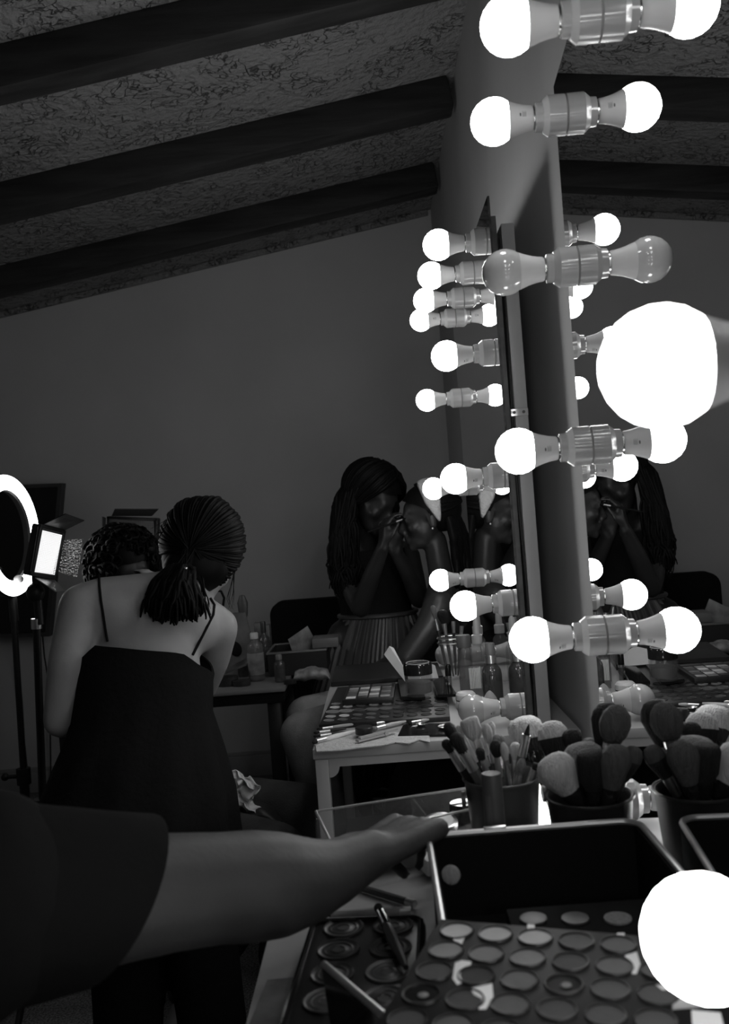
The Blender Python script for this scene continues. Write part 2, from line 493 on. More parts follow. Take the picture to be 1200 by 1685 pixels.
# ================================================================== TABLES
def table(label, x0, x1, y0, y1, shelf_z):
    r = thing('vanity_table', label, 'table', ((x0 + x1) / 2, (y0 + y1) / 2, 0))
    MB().bb(x0, x1, y0, y1, TZ - 0.020, TZ, 0.003).build('tabletop', M['white'], r)
    t = 0.026
    for xx in (x0 + 0.003, x1 - t - 0.006):
        for yy in (y0 + 0.004, y1 - t - 0.004):
            mb = MB(); mb.bb(xx, xx + t, yy, yy + t, 0, TZ - 0.0205, 0.003); mb.build('leg', M['white'], r)
    for yy in (y0 + 0.006, y1 - 0.024):                       # rails with the rounded inner corner
        mb = MB(); za, zb = TZ - 0.037, TZ - 0.0205
        xa, xb = x0 + t + 0.003, x1 - t - 0.006
        poly = [(xa, zb), (xa, za - 0.02)]
        for k in range(1, 6): a = pi / 2 * k / 5; poly.append((xa + 0.02 * sin(a) * 1.0 - 0.0, za - 0.02 * cos(a)))
        for k in range(0, 6): a = pi / 2 * k / 5; poly.append((xb - 0.02 * cos(a), za - 0.02 * sin(a)))
        poly.append((xb, zb))
        mb.prism(poly, 0.018, Matrix(((1, 0, 0, 0), (0, 0, 1, yy), (0, 1, 0, 0), (0, 0, 0, 1))))
        mb.build('rail', M['white'], r)
    MB().bb(x0 + 0.006, x1 - 0.01, y0 + 0.01, y1 - 0.01, shelf_z - 0.02, shelf_z, 0.002).build('shelf', M['white'], r)
    return r
near_table = table('white vanity table nearest the camera, crowded with palettes and brush cups', -0.148, 0.355, 0.30, 1.235, 0.30)
far_table = table('white vanity table under the farther mirror, brushes laid along its front edge', -0.155, 0.355, 1.722, 2.62, 0.34)

# ================================================================== PEOPLE
M['tin_dark'] = mat('dark_brush_ferrule', 0.2, 0.4, metal=1.0)
def hand(mb, w, f, n, s, size=1.0, curl=(0.5, 0.55, 0.6, 0.65), spread=0.10, thumb=(0.75, 0.35, 0.3), rs=1.0):
    """wrist w, finger direction f, palm normal n, thumb side s; five separate fingers rooted in the palm"""
    f = V(f).normalized(); n = V(n); n = (n - f * n.dot(f)).normalized(); s0 = V(s); s = n.cross(f)
    if s.dot(s0) < 0: s = -s
    k = size
    for u in (-0.6, -0.2, 0.2, 0.6):
        mb.cap(w + s * (u * 0.034 * k), 0.0155 * k, w + f * (0.080 * k) + s * (u * 0.055 * k), 0.0135 * k)
    ln = [(0.042, 0.026, 0.021), (0.046, 0.029, 0.022), (0.042, 0.027, 0.022), (0.034, 0.021, 0.019)]
    tips = []
    for i in range(4):
        off = (1.5 - i) * 0.0205 * k
        p = w + f * ((0.088 - 0.004 * abs(i - 1)) * k) + s * off
        d = (f + s * ((1.5 - i) * spread)).normalized()
        r = (0.0092 - 0.0006 * i) * k * rs
        a = 0.0
        for j in range(3):
            a += curl[i] * (0.7 if j == 0 else 1.0)
            dd = (d * cos(a) + n * sin(a)).normalized()
            q = p + dd * (ln[i][j] * k)
            mb.cap(p, r, q, r * 0.9); p = q; r *= 0.9
        tips.append(p)
    p = w + f * (0.022 * k) + s * (0.022 * k)
    q = p + (f * 0.6 + s * thumb[0] + n * thumb[1]).normalized() * (0.045 * k)
    mb.cap(p, 0.0135 * k, q, 0.0105 * k)
    q2 = q + (f * 0.95 + s * (thumb[0] - 0.5) + n * thumb[2]).normalized() * (0.032 * k)
    mb.cap(q, 0.0102 * k, q2, 0.0092 * k)
    q3 = q2 + (f + n * thumb[2] * 1.5).normalized() * (0.024 * k)
    mb.cap(q2, 0.0092 * k, q3, 0.0078 * k)
    return tips, q3

def head(mb, c, fwd, up, k=1.0):
    """skull, jaw, brow, nose, lips, chin, ears; c is the middle of the skull"""
    f = V(fwd).normalized(); u = V(up); u = (u - f * u.dot(f)).normalized(); s = f.cross(u)
    R = Matrix((s, f, u)).transposed()
    def E(x, y, z, rx, ry, rz): mb.ell(c + R @ (V((x, y, z)) * k), (rx * k, ry * k, rz * k), R, 18, 12)
    E(0, -0.012, 0.030, 0.074, 0.094, 0.082)          # cranium
    E(0, 0.030, -0.010, 0.060, 0.060, 0.085)          # face
    E(0, 0.046, 0.035, 0.055, 0.040, 0.040)           # forehead
    E(0, 0.045, -0.068, 0.040, 0.042, 0.035)          # jaw
    E(0, 0.078, -0.090, 0.020, 0.016, 0.016)          # chin
    E(0, 0.083, 0.022, 0.042, 0.010, 0.010)           # brow
    for q in (-1, 1):
        E(q * 0.040, 0.058, -0.022, 0.022, 0.026, 0.020)   # cheekbone
        E(q * 0.030, 0.078, 0.004, 0.015, 0.010, 0.009)    # closed eyelid
        E(q * 0.076, -0.006, -0.010, 0.008, 0.018, 0.030)  # ear
        E(q * 0.011, 0.098, -0.036, 0.009, 0.010, 0.008)   # nostril wing
        E(q * 0.009, 0.089, -0.058, 0.012, 0.009, 0.006)
    mb.cap(c + R @ (V((0, 0.088, 0.010)) * k), 0.008 * k, c + R @ (V((0, 0.110, -0.030)) * k), 0.010 * k)   # nose ridge
    E(0, 0.092, -0.056, 0.020, 0.011, 0.006)          # upper lip
    E(0, 0.090, -0.068, 0.018, 0.011, 0.007)          # lower lip
    return R
def cap_of_hair(mb, c, R, k=1.0, grow=1.07, hairline=0.055):
    """shell of hair over the cranium, open at the face"""
    rings = []
    for j in range(15):
        b = -0.62 + (pi / 2 + 0.62) * j / 14
        ring = []
        for i in range(36):
            a = 2 * pi * i / 36
            x, y, z = 0.078 * cos(b) * cos(a), 0.099 * cos(b) * sin(a), 0.088 * sin(b)
            fr = max(0.0, sin(a))
            z2 = max(z, hairline * fr ** 0.6 - 0.02 if fr > 0.15 else z)     # lift the hem over the forehead
            cb = sqrt(max(0.0, 1 - (z2 / 0.088) ** 2)); x, y = 0.078 * cb * cos(a), 0.099 * cb * sin(a)
            g = grow + 0.012 * sin(a * 17 + j)
            ring.append(c + R @ (V((x * g, (y * g) - 0.012, 0.030 + z2 * g)) * k))
        rings.append(ring)
    mb.loft(rings)
    return mb
def strands(mb, roots, ends, n, r=0.006, wob=0.012, seed=1, sag=0.0, waves=3.0, seg=14):
    """tapered wavy locks from a root curve to an end curve"""
    rnd = random.Random(seed)
    for i in range(n):
        t = (i + rnd.random()) / n
        def pick(cv):
            u = t * (len(cv) - 1); a = min(int(u), len(cv) - 2); return V(cv[a]).lerp(V(cv[a + 1]), u - a)
        cvs = [pick(c) for c in ([roots] + ends)]
        ph = rnd.random() * 6.28; w = wob * (0.5 + rnd.random())
        jit = V((rnd.uniform(-1, 1), rnd.uniform(-1, 1), rnd.uniform(-1, 1))) * w
        pts = []; rad = []
        for q in range(seg + 1):
            u = q / seg * (len(cvs) - 1); a = min(int(u), len(cvs) - 2); e = u - a
            p = cvs[a].lerp(cvs[a + 1], e * e * (3 - 2 * e))
            tt = q / seg
            p = p + V((sin(ph + tt * 6.28 * waves), cos(ph * 1.3 + tt * 6.28 * waves), 0)) * (w * tt * 0.8) + jit * tt
            pts.append(p); rad.append(r * (1.0 - 0.75 * tt ** 2) * (0.8 + 0.4 * rnd.random()))
        mb.tube(pts, rad, 6)
    return mb
def locks(mb, c, R, k, d0s, d1s, n, r=0.0075, g=(1.09, 1.14), seg=9, seed=2, end=None):
    """hair locks combed over the skull from directions d0s to d1s"""
    rnd = random.Random(seed)
    def pick(cv, t):
        u = t * (len(cv) - 1); a = min(int(u), len(cv) - 2); return V(cv[a]).lerp(V(cv[a + 1]), u - a).normalized()
    for i in range(n):
        t = (i + rnd.random()) / n
        a, b = pick(d0s, t), pick(d1s, t); gg = rnd.uniform(*g); ph = rnd.random() * 6
        pts = []; rad = []
        for q in range(seg + 1):
            u = q / seg; d = a.slerp(b, u) if a.dot(b) > -0.98 else a.lerp(b, u).normalized()
            w = gg + 0.02 * sin(ph + 3 * u)
            pts.append(c + R @ (V((0.078 * d.x * w, 0.099 * d.y * w - 0.012, 0.030 + 0.088 * d.z * w)) * k))
            rad.append(r * (0.45 + 0.55 * sin(pi * min(1, u * 1.15 + 0.1))) * (0.8 + 0.4 * rnd.random()))
        if end is not None: pts.append(V(end) + V((rnd.uniform(-1, 1), rnd.uniform(-1, 1), rnd.uniform(-1, 1))) * 0.012); rad.append(r * 0.6)
        mb.tube(pts, rad, 6)
    return mb
def ringx(c, rx, ry, n=48, rot=0.0, fold=0.0, nf=9, ph=0.0, dz=None):
    out = []
    for i in range(n):
        a = 2 * pi * i / n
        w = 1 + fold * sin(nf * a + ph) + fold * 0.5 * sin((nf * 2 + 1) * a + ph * 1.7)
        x, y = rx * w * cos(a), ry * w * sin(a)
        out.append(V(c) + V((x * cos(rot) - y * sin(rot), x * sin(rot) + y * cos(rot), dz(a) if dz else 0)))
    return out
def inner(mb, rings, t=0.004):
    """close a garment into a thin shell: outer rings then inner rings back up"""
    ins = []
    for r in rings[::-1]:
        c = sum(r, V()) / len(r)
        ins.append([q + (c - q).normalized() * t for q in r])
    mb.loft(rings + ins + [rings[0]])
    return mb

# ---------- woman seen from behind in the strappy black dress
Wd = 1.98
W = thing('person', 'woman seen from behind in black strappy dress, dark hair tied low, leaning over someone', 'person', (P(235, 1000, Wd).x, 1.92, 0))
mb = MB()
hc = P(331, 917, 2.10)
fw = V((-0.04, 0.87, -0.48)); upv = V((0.20, 0.38, 0.9))
HR = head(mb, hc, fw, upv, 1.02)
mb.cap(P(287, 985, 2.00), 0.056, hc + V((-0.01, -0.02, -0.03)), 0.052)
mb.ell(P(245, 1025, 2.03), (0.135, 0.082, 0.095), None, 20, 12)
mb.ell(P(190, 1010, 2.01), (0.090, 0.068, 0.075)); mb.ell(P(310, 1030, 2.04), (0.075, 0.068, 0.070))
mb.cap(P(275, 975, 2.02), 0.050, P(160, 985, 2.0), 0.046)
mb.cap(P(285, 985, 2.03), 0.046, P(352, 1022, 2.07), 0.042)
mb.ell(P(238, 1110, 1.99), (0.125, 0.085, 0.13), None, 20, 12)
mb.ell(P(232, 1210, 1.93), (0.118, 0.085, 0.13), None, 20, 12)
mb.ell(P(228, 1310, 1.88), (0.155, 0.11, 0.12), None, 20, 12)
mb.chain((P(136, 998, 1.99), 0.052), (P(112, 1090, 1.95), 0.043), (P(100, 1185, 1.95), 0.038), (P(140, 1190, 2.16), 0.031), (P(160, 1120, 2.24), 0.024))
hand(mb, P(162, 1112, 2.25), (0.35, 0.5, 0.6), (0.3, 0.4, -0.6), (0.8, -0.3, 0), 0.95)
mb.chain((P(360, 1032, 2.08), 0.046), (P(352, 1085, 2.13), 0.038), (P(335, 1130, 2.20), 0.035), (P(300, 1080, 2.34), 0.028), (P(280, 1010, 2.40), 0.022))
hand(mb, P(278, 1000, 2.41), (-0.3, 0.3, 0.8), (-0.6, 0.4, -0.2), (-0.3, -0.6, 0.3), 0.95)
for hx, kx, fx in ((190, 205, 208), (285, 330, 352)):
    mb.chain((P(hx, 1330, 1.88), 0.085), (P(kx, 1530, 1.86), 0.058), (V((P(fx, 1660, 1.90).x, 1.90, 0.07)), 0.040))
    x_ = P(fx, 1660, 1.90).x
    mb.chain((V((x_, 1.88, 0.045)), 0.036), (V((x_ + 0.01, 2.02, 0.035)), 0.030))
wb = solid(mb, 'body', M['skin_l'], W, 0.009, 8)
bv = bvh_of(wb)
# dress
mb = MB()
def topz(a):
    d = math.degrees(a) % 360                     # 270 = the camera side
    ks = [(0, -0.050), (60, 0.0), (120, 0.0), (180, -0.020), (205, -0.004), (226, 0.022), (240, 0.043), (262, 0.036), (300, 0.018), (314, 0.010), (332, -0.022), (360, -0.050)]
    for (a0, z0), (a1, z1) in zip(ks, ks[1:]):
        if a0 <= d <= a1:
            e = (d - a0) / (a1 - a0); return z0 + (z1 - z0) * e
    return 0
rings = [ringx(P(236, 1080, 2.00), 0.150, 0.105, dz=topz), ringx(P(236, 1092, 2.00), 0.153, 0.108, dz=lambda a: topz(a) * 0.8),
         ringx(P(236, 1130, 1.98), 0.150, 0.112, fold=0.010, nf=12), ringx(P(234, 1180, 1.95), 0.148, 0.118, fold=0.020, nf=12),
         ringx(P(230, 1240, 1.91), 0.172, 0.135, fold=0.030, nf=11), ringx(P(226, 1310, 1.88), 0.198, 0.155, fold=0.035, nf=11, ph=0.3),
         ringx(P(224, 1390, 1.87), 0.212, 0.170, fold=0.05, nf=11, ph=0.5), ringx(P(222, 1470, 1.87), 0.218, 0.180, fold=0.06, nf=11, ph=0.7)]
fine = []
for a, b in zip(rings, rings[1:]):
    for e in (0, 0.34, 0.67): fine.append([p.lerp(q, e) for p, q in zip(a, b)])
fine.append(rings[-1])
inner(mb, fine)
dress = mb.build('dress', M['black_cloth'], W, 60)
bd = bvh_of(dress)
for k_, pts in enumerate((((163, 946), (164, 965), (167, 990), (171, 1015), (175, 1040), (178, 1056)), ((345, 985), (352, 996), (350, 1012), (340, 1032), (328, 1055), (316, 1078)))):
    pl = [on(bv, a, b, 0.0022) or P(a, b, 2.0) for a, b in pts]
    MB().tube(pl, 0.0030, 6).build('strap', M['black_cloth'], dress)
# trousers
mb = MB()
for hx, kx, fx in ((190, 205, 208), (285, 330, 352)):
    fp = V((P(fx, 1660, 1.90).x, 1.90, 0.075))
    mb.chain((P(hx, 1345, 1.88), 0.100), (P(kx, 1530, 1.86), 0.074), (fp, 0.070))
solid(mb, 'trousers', M['black_cloth'], W, 0.012, 4)
# hair: shell, low ponytail, loose strands
mb = MB(); cap_of_hair(mb, hc, HR, 1.03, 1.08, 0.05)
circ = [(cos(a) * 0.95, 0.45 - 0.25 * abs(cos(a)), sin(a)) for a in [-1.15 + (pi + 2.3) * q / 16 for q in range(17)]]
locks(mb, hc, HR, 1.03, circ, [(0.12 * cos(a), -0.80, -0.58) for a in [pi * q / 8 for q in range(9)]], 360, 0.0045, (1.09, 1.18), 12, 3, end=P(302, 936, 1.985))
mb.ell(hc + HR @ V((0, -0.030, -0.020)), (0.078, 0.070, 0.082), HR, 24, 14)
mb.ell(P(298, 935, 2.02), (0.040, 0.040, 0.040))
tie = P(306, 938, 1.965)
strands(mb, [P(285, 930, 1.99), P(300, 930, 1.96), P(318, 935, 1.98)], [[P(258, 955, 1.97), P(290, 960, 1.935), P(318, 958, 1.96)], [P(246, 985, 1.955), P(290, 990, 1.92), P(330, 985, 1.95)], [P(246, 1012, 1.95), P(290, 1020, 1.915), P(335, 1010, 1.945)]], 190, 0.0065, 0.011, 3, waves=0.7)
hair = mb.build('hair', M['hair'], W, 70)
mb = MB()
strands(mb, [P(380, 880, 2.12), P(392, 900, 2.12)], [[P(388, 940, 2.1), P(384, 930, 2.1)], [P(372, 985, 2.08), P(390, 980, 2.08)], [P(378, 1003, 2.08), P(386, 1000, 2.08)]], 6, 0.0009, 0.006, 9, waves=0.6, seg=10)
strands(mb, [P(300, 850, 2.06), P(285, 870, 2.05)], [[P(275, 855, 2.03), P(262, 880, 2.03)], [P(256, 868, 2.03), P(252, 905, 2.03)]], 9, 0.0009, 0.008, 4, waves=0.6, seg=8)
strands(mb, [P(320, 940, 2.0), P(335, 950, 2.0)], [[P(335, 985, 1.97), P(342, 980, 1.97)], [P(334, 1010, 1.96), P(346, 1000, 1.97)]], 8, 0.0014, 0.008, 5, waves=0.6, seg=8)
stuff(mb.build('loose_strands', M['hair'], W, 70))
mb = MB()
ring = [tie + V((0.016 * cos(a), 0.004 * sin(a) - 0.004, 0.010 * sin(a))) for a in [2 * pi * k / 14 for k in range(15)]]
mb.tube(ring, 0.0038, 6); mb.ell(tie + V((0.001, -0.010, 0.004)), (0.006, 0.004, 0.004), mi=1)
mb.build('hair_tie', [M['black_cloth'], M['chrome']], hair)

# ---------- seated person hidden behind her
S = thing('person', 'seated person mostly hidden behind the woman in black, only curly hair and thigh showing', 'person', (P(250, 1330, 2.45).x, 2.45, 0))
mb = MB()
sc_ = P(203, 935, 2.52)
SR = head(mb, sc_, V((0.55, -0.75, -0.25)), V((0, -0.2, 1)), 1.0)
hip = P(235, 1335, 2.55)
mb.cap(sc_ + V((0, 0.01, -0.06)), 0.05, P(215, 1040, 2.54), 0.055)
mb.ell(P(225, 1120, 2.55), (0.16, 0.10, 0.16)); mb.ell(P(230, 1230, 2.55), (0.14, 0.10, 0.16)); mb.ell(hip, (0.17, 0.14, 0.12))
el = P(330, 1245, 2.46)
mb.chain((P(295, 1075, 2.52), 0.05), (el, 0.038), (P(400, 1322, 2.28), 0.025))
mb.chain((P(150, 1075, 2.52), 0.05), (P(130, 1230, 2.50), 0.038), (P(220, 1300, 2.36), 0.026))
hand(mb, P(400, 1322, 2.28), (0.85, -0.35, -0.25), (0, -0.2, -1), (0.3, -0.9, 0.1), 0.95, curl=(0.45, 0.5, 0.55, 0.6))
hand(mb, P(222, 1302, 2.35), (0.85, -0.35, -0.1), (0, 0, -1), (-0.2, 0.9, 0.1), 0.95)
k1, k2 = P(505, 1336, 2.30), P(455, 1405, 2.10)
solid(mb, 'body', M['skin_d'], S, 0.009, 6)
mb = MB()
for hp, kn, ft in ((P(260, 1325, 2.60), k1, V((k1.x - 0.10, 2.34, 0.09))), (P(225, 1365, 2.45), k2, V((P(300, 1625, 2.2).x + 0.02, 2.20, 0.10)))):
    mb.chain((hp, 0.105), (kn, 0.072), (ft, 0.058))
solid(mb, 'jeans', M['darkdenim'], S, 0.010, 6)
mb = MB(); mb.ell(P(225, 1125, 2.55), (0.172, 0.112, 0.17), None, 24, 14); mb.ell(P(232, 1240, 2.55), (0.155, 0.118, 0.19), None, 24, 14)
solid(mb, 'top', M['black_cloth'], S, 0.012, 6)
for ft, dr in ((V((k1.x - 0.10, 2.34, 0.0)), V((0.8, -0.5, 0))), (V((P(300, 1625, 2.2).x + 0.02, 2.20, 0.0)), V((-0.1, -1, 0)))):
    mb = MB(); dr.normalize()
    mb.chain((ft + V((0, 0, 0.055)), 0.044), (ft + dr * 0.09 + V((0, 0, 0.045)), 0.040), (ft + dr * 0.17 + V((0, 0, 0.038)), 0.033))
    mb.box((0, 0, 0), (0.085, 0.27, 0.02), Matrix.Translation(ft + dr * 0.075 + V((0, 0, 0.012))) @ Matrix.Rotation(atan2(-dr.x, dr.y), 4, 'Z'), 0.008)
    solid(mb, 'shoe', M['grey'], S, 0.007, 4)
mb = MB(); cap_of_hair(mb, sc_, SR, 1.0, 1.05, 0.03)
rnd = random.Random(5)
for k_ in range(420):                                   # tight curls
    th, fi = rnd.uniform(0, 6.28), rnd.uniform(-0.5, 1.4)
    dv = V((cos(fi) * cos(th), cos(fi) * sin(th), sin(fi)))
    if dv.dot(V((0.55, -0.75, -0.25)).normalized()) > 0.82: continue
    b0 = sc_ + V((dv.x * 0.090, dv.y * 0.098, dv.z * 0.098)) * rnd.uniform(0.96, 1.12) + V((0, 0, 0.01))
    t1 = dv.cross(V((0.3, 0.5, 0.8))).normalized(); t2 = dv.cross(t1); rr = rnd.uniform(0.008, 0.016)
    mb.tube([b0 + dv * (0.010 * q / 8) + t1 * (rr * cos(q * 0.9)) + t2 * (rr * sin(q * 0.9)) for q in range(9)], 0.0042, 5)
for c_, r_ in ((P(207, 890, 2.52), 0.036), (P(165, 925, 2.52), 0.040), (P(240, 905, 2.50), 0.030)): mb.ell(c_, (r_, r_, r_ * 0.85))
mb.build('hair', M['hair'], S, 70)
mb = MB()
for rr_, nl in ((0.031, 40), (0.034, 30)):
    c_ = P(413, 1322, 2.265)
    mb.tube([c_ + V((rr_ * 0.35 * cos(a) + 0.006 * sin(3 * a) * (rr_ - .031) * 100, -0.008 + rr_ * sin(a) * 0.9, rr_ * cos(a) * 0.75)) for a in [2 * pi * k / nl for k in range(nl + 1)]], 0.0016, 5)
mb.build('bracelet', M['steel'], S)
# crumpled white tissue in that hand
mb = MB(); base = P(396, 1292, 2.24); rnd = random.Random(11)
N_ = 22; grid = []
for i in range(N_):
    for j in range(N_):
        u, v = i / (N_ - 1) - 0.5, j / (N_ - 1) - 0.5
        n_ = 0.012 * sin(u * 17 + 2 * v) + 0.010 * sin(v * 21 - 3 * u) + 0.006 * sin(31 * u + 9 * v)
        grid.append(base + V((u * 0.075 + 0.012 * sin(v * 9), n_ - 0.016, v * 0.085 + 0.012 * cos(u * 8) - 0.012)))
mb.add(grid, [[i * N_ + j, (i + 1) * N_ + j, (i + 1) * N_ + j + 1, i * N_ + j + 1] for i in range(N_ - 1) for j in range(N_ - 1)])
t_ = mb.build('crumpled_tissue', M['paper'], None, 60, loc=base); tag(t_, 'crumpled white tissue in the hand beside the black dress', 'tissue')
sm = t_.modifiers.new('thick', 'SOLIDIFY'); sm.thickness = 0.0015

# ---------- make-up artist with long wavy hair
Ad = 3.15
A = thing('person', 'make-up artist with long wavy black hair and pleated skirt bending toward a seated client', 'person', (P(615, 1010, Ad).x, 3.2, 0))
mb = MB()
ac = P(612, 822, 3.10)
AR = head(mb, ac, V((0.62, -0.55, -0.50)), V((0.28, -0.10, 0.95)), 0.98)
mb.cap(P(608, 895, 3.18), 0.050, ac + V((-0.01, 0.02, -0.05)), 0.048)
mb.ell(P(608, 935, 3.22), (0.150, 0.090, 0.11)); mb.ell(P(618, 985, 3.22), (0.12, 0.085, 0.13)); mb.ell(P(620, 1050, 3.22), (0.155, 0.11, 0.13))
mb.cap(P(560, 905, 3.16), 0.046, P(612, 895, 3.2), 0.05); mb.cap(P(612, 895, 3.2), 0.05, P(668, 912, 3.22), 0.044)
wr = P(630, 902, 2.86)
mb.chain((P(557, 905, 3.14), 0.044), (P(568, 950, 3.10), 0.038), (P(594, 1000, 3.00), 0.034), (P(610, 952, 2.93), 0.030), (wr, 0.022))
tips, th = hand(mb, wr, (0.15, -0.02, 0.9), (0.8, 0.2, -0.1), (0.1, -0.9, 0.3), 0.88, curl=(0.75, 0.85, 0.95, 1.0))
mb.chain((P(672, 915, 3.2), 0.043), (P(690, 985, 3.08), 0.034), (P(670, 940, 3.0), 0.028), (P(650, 905, 2.96), 0.022))
hand(mb, P(650, 903, 2.96), (-0.1, -0.1, 0.9), (-0.2, -0.3, 0.1), (0.5, -0.6, 0.2), 0.85, curl=(0.8, 0.9, 0.95, 1.0))
for fx in (-0.09, 0.09):
    b_ = P(616, 1050, 3.2)
    mb.chain((b_ + V((fx, 0, 0)), 0.08), (V((b_.x + fx, 3.2, 0.42)), 0.055), (V((b_.x + fx, 3.24, 0.08)), 0.038), (V((b_.x + fx, 3.12, 0.035)), 0.032))
solid(mb, 'body', M['skin_d'], A, 0.008, 6)
mb = MB()
rings = [ringx(P(610, 905, 3.20), 0.125, 0.085, fold=0.0), ringx(P(612, 930, 3.21), 0.158, 0.100), ringx(P(616, 965, 3.22), 0.140, 0.098), ringx(P(619, 1000, 3.22), 0.125, 0.095), ringx(P(620, 1016, 3.22), 0.128, 0.098)]
inner(mb, rings); mb.build('top', M['black_cloth'], A, 60)
mb = MB(); n_ = 144
def pl(c, rx, ry, amp):
    return [V(c) + V(((rx + amp * (abs((k % 4) - 1.5) - 0.75)) * cos(2 * pi * k / n_), (ry + amp * (abs((k % 4) - 1.5) - 0.75)) * sin(2 * pi * k / n_), 0)) for k in range(n_)]
rings = [pl(P(622, 1012, 3.22), 0.132, 0.102, 0.004), pl(P(621, 1022, 3.22), 0.140, 0.108, 0.008), pl(P(617, 1060, 3.21), 0.165, 0.13, 0.012), pl(P(612, 1120, 3.20), 0.190, 0.16, 0.016), pl(P(606, 1200, 3.20), 0.215, 0.19, 0.02), pl(P(602, 1270, 3.20), 0.235, 0.21, 0.022)]
inner(mb, rings); sk = mb.build('pleated_skirt', M['satin'], A, 25)
mb = MB(); mb.tube([q + (q - P(622, 1008, 3.22)).normalized() * 0.002 for q in ringx(P(622, 1009, 3.22), 0.135, 0.105, 40)] + [ringx(P(622, 1009, 3.22), 0.135, 0.105, 40)[0]], 0.008, 6)
mb.build('waistband', M['satin'], sk)
mb = MB(); cap_of_hair(mb, ac, AR, 1.0, 1.10, 0.052)
for sg in (-1, 1):
    locks(mb, ac, AR, 1.0, [(0.05 * sg, 0.62, 0.78), (0.05 * sg, 0.2, 0.98), (0.05 * sg, -0.4, 0.9), (0.05 * sg, -0.9, 0.4)], [(0.86 * sg, 0.42, -0.25), (0.95 * sg, 0.05, -0.45), (0.8 * sg, -0.5, -0.55), (0.3 * sg, -0.85, -0.6)], 150, 0.0052, (1.11, 1.22), 10, 5 + sg)
L_ = lambda a, b, d=3.1: P(a, b, d)
strands(mb, [L_(600, 772, 3.12), L_(575, 785, 3.12), L_(566, 805, 3.14), L_(575, 820, 3.18)],
        [[L_(590, 800, 3.03), L_(556, 815, 3.08), L_(550, 840, 3.13), L_(570, 850, 3.20)], [L_(580, 860, 3.04), L_(553, 880, 3.06), L_(548, 890, 3.12), L_(580, 900, 3.18)],
         [L_(590, 930, 3.04), L_(560, 940, 3.05), L_(546, 930, 3.1), L_(585, 960, 3.14)], [L_(592, 975, 3.05), L_(572, 985, 3.04), L_(552, 965, 3.08), L_(585, 990, 3.12)]], 210, 0.0068, 0.014, 21, waves=2.8)
strands(mb, [L_(610, 770, 3.10), L_(630, 782, 3.10), L_(640, 800, 3.14)],
        [[L_(636, 800, 3.06), L_(645, 810, 3.08), L_(648, 830, 3.14)], [L_(648, 835, 3.06), L_(652, 845, 3.1), L_(655, 870, 3.16)], [L_(640, 862, 3.08), L_(655, 875, 3.12), L_(660, 900, 3.16)]], 34, 0.008, 0.010, 22, waves=2.2)
strands(mb, [L_(590, 790, 3.2), L_(630, 790, 3.2)], [[L_(585, 870, 3.26), L_(650, 870, 3.26)], [L_(585, 960, 3.30), L_(650, 960, 3.30)]], 40, 0.012, 0.012, 23, waves=2.2)
mb.build('hair', M['hair'], A, 70)
# the brush she holds to the client's eye
br = P(652, 866, 2.84)
B = thing('makeup_brush', 'slim brush the artist holds to the face of the client', 'brush', br)
t0, t1 = P(668, 853, 2.81), P(632, 866, 2.79)
ax = (t1 - t0).normalized()
MB().tube([t0 + ax * x for x in (0, 0.006, 0.012)], [0.001, 0.0035, 0.003], 8).build('bristles', M['hair'], B)
MB().cyl(t0 + ax * 0.012, t0 + ax * 0.034, 0.0032, 0.0036, 8).build('ferrule', M['tin_dark'], B)
MB().cyl(t0 + ax * 0.034, t0 + ax * 0.13, 0.0036, 0.0022, 8).build('handle', M['blackmatte'], B)

# ---------- seated client with the towelling headband
C = thing('person', 'seated client in profile with pale headband, black top and washed jeans', 'person', (P(735, 1120, 2.85).x, 2.88, 0))
mb = MB()
cc = P(707, 851, 2.85)
CR = head(mb, cc, V((-0.985, 0.05, -0.14)), V((-0.13, 0, 1)), 0.90)
ns = P(728, 955, 2.88)
mb.cap(P(716, 890, 2.86), 0.037, ns, 0.040)
mb.ell(P(742, 1010, 2.92), (0.095, 0.155, 0.12)); mb.ell(P(748, 1075, 2.92), (0.09, 0.13, 0.13)); mb.ell(P(745, 1150, 2.92), (0.12, 0.16, 0.11))
sh = P(724, 998, 2.76)
mb.cap(ns + V((0, 0, -0.01)), 0.045, sh, 0.050); mb.cap(ns + V((0, 0, -0.01)), 0.045, P(735, 975, 3.05), 0.048)
mb.chain((sh, 0.052), (P(705, 1035, 2.73), 0.043), (P(668, 1085, 2.70), 0.038), (P(628, 1102, 2.80), 0.030), (P(608, 1112, 2.88), 0.023))
hand(mb, P(606, 1113, 2.89), (-0.7, 0.5, -0.25), (-0.1, 0, -1), (0, 0.9, 0), 0.95, curl=(0.25, 0.28, 0.3, 0.35))
mb.chain((P(735, 978, 3.06), 0.050), (P(700, 1060, 3.08), 0.038), (P(650, 1105, 3.0), 0.028), (P(622, 1114, 2.97), 0.022))
hand(mb, P(620, 1115, 2.97), (-0.9, -0.1, -0.25), (-0.1, 0, -1), (0, -0.9, 0), 0.95, curl=(0.25, 0.28, 0.3, 0.35))
ka, kb = P(505, 1180, 2.78), P(498, 1208, 2.60)
cbody = solid(mb, 'body', M['skin_d'], C, 0.0058, 3)
mb = MB()
mb.ell(P(748, 1155, 2.92), (0.135, 0.185, 0.115))
for hp, kn, ft in ((P(735, 1150, 2.98), ka, V((ka.x + 0.13, 2.84, 0.09))), (P(735, 1160, 2.82), kb, V((kb.x + 0.12, 2.64, 0.09)))):
    mb.chain((hp, 0.095), (hp.lerp(kn, 0.55), 0.085), (kn, 0.066), (kn.lerp(ft, 0.35), 0.062), (ft, 0.052))
solid(mb, 'jeans', M['denim'], C, 0.010, 6)
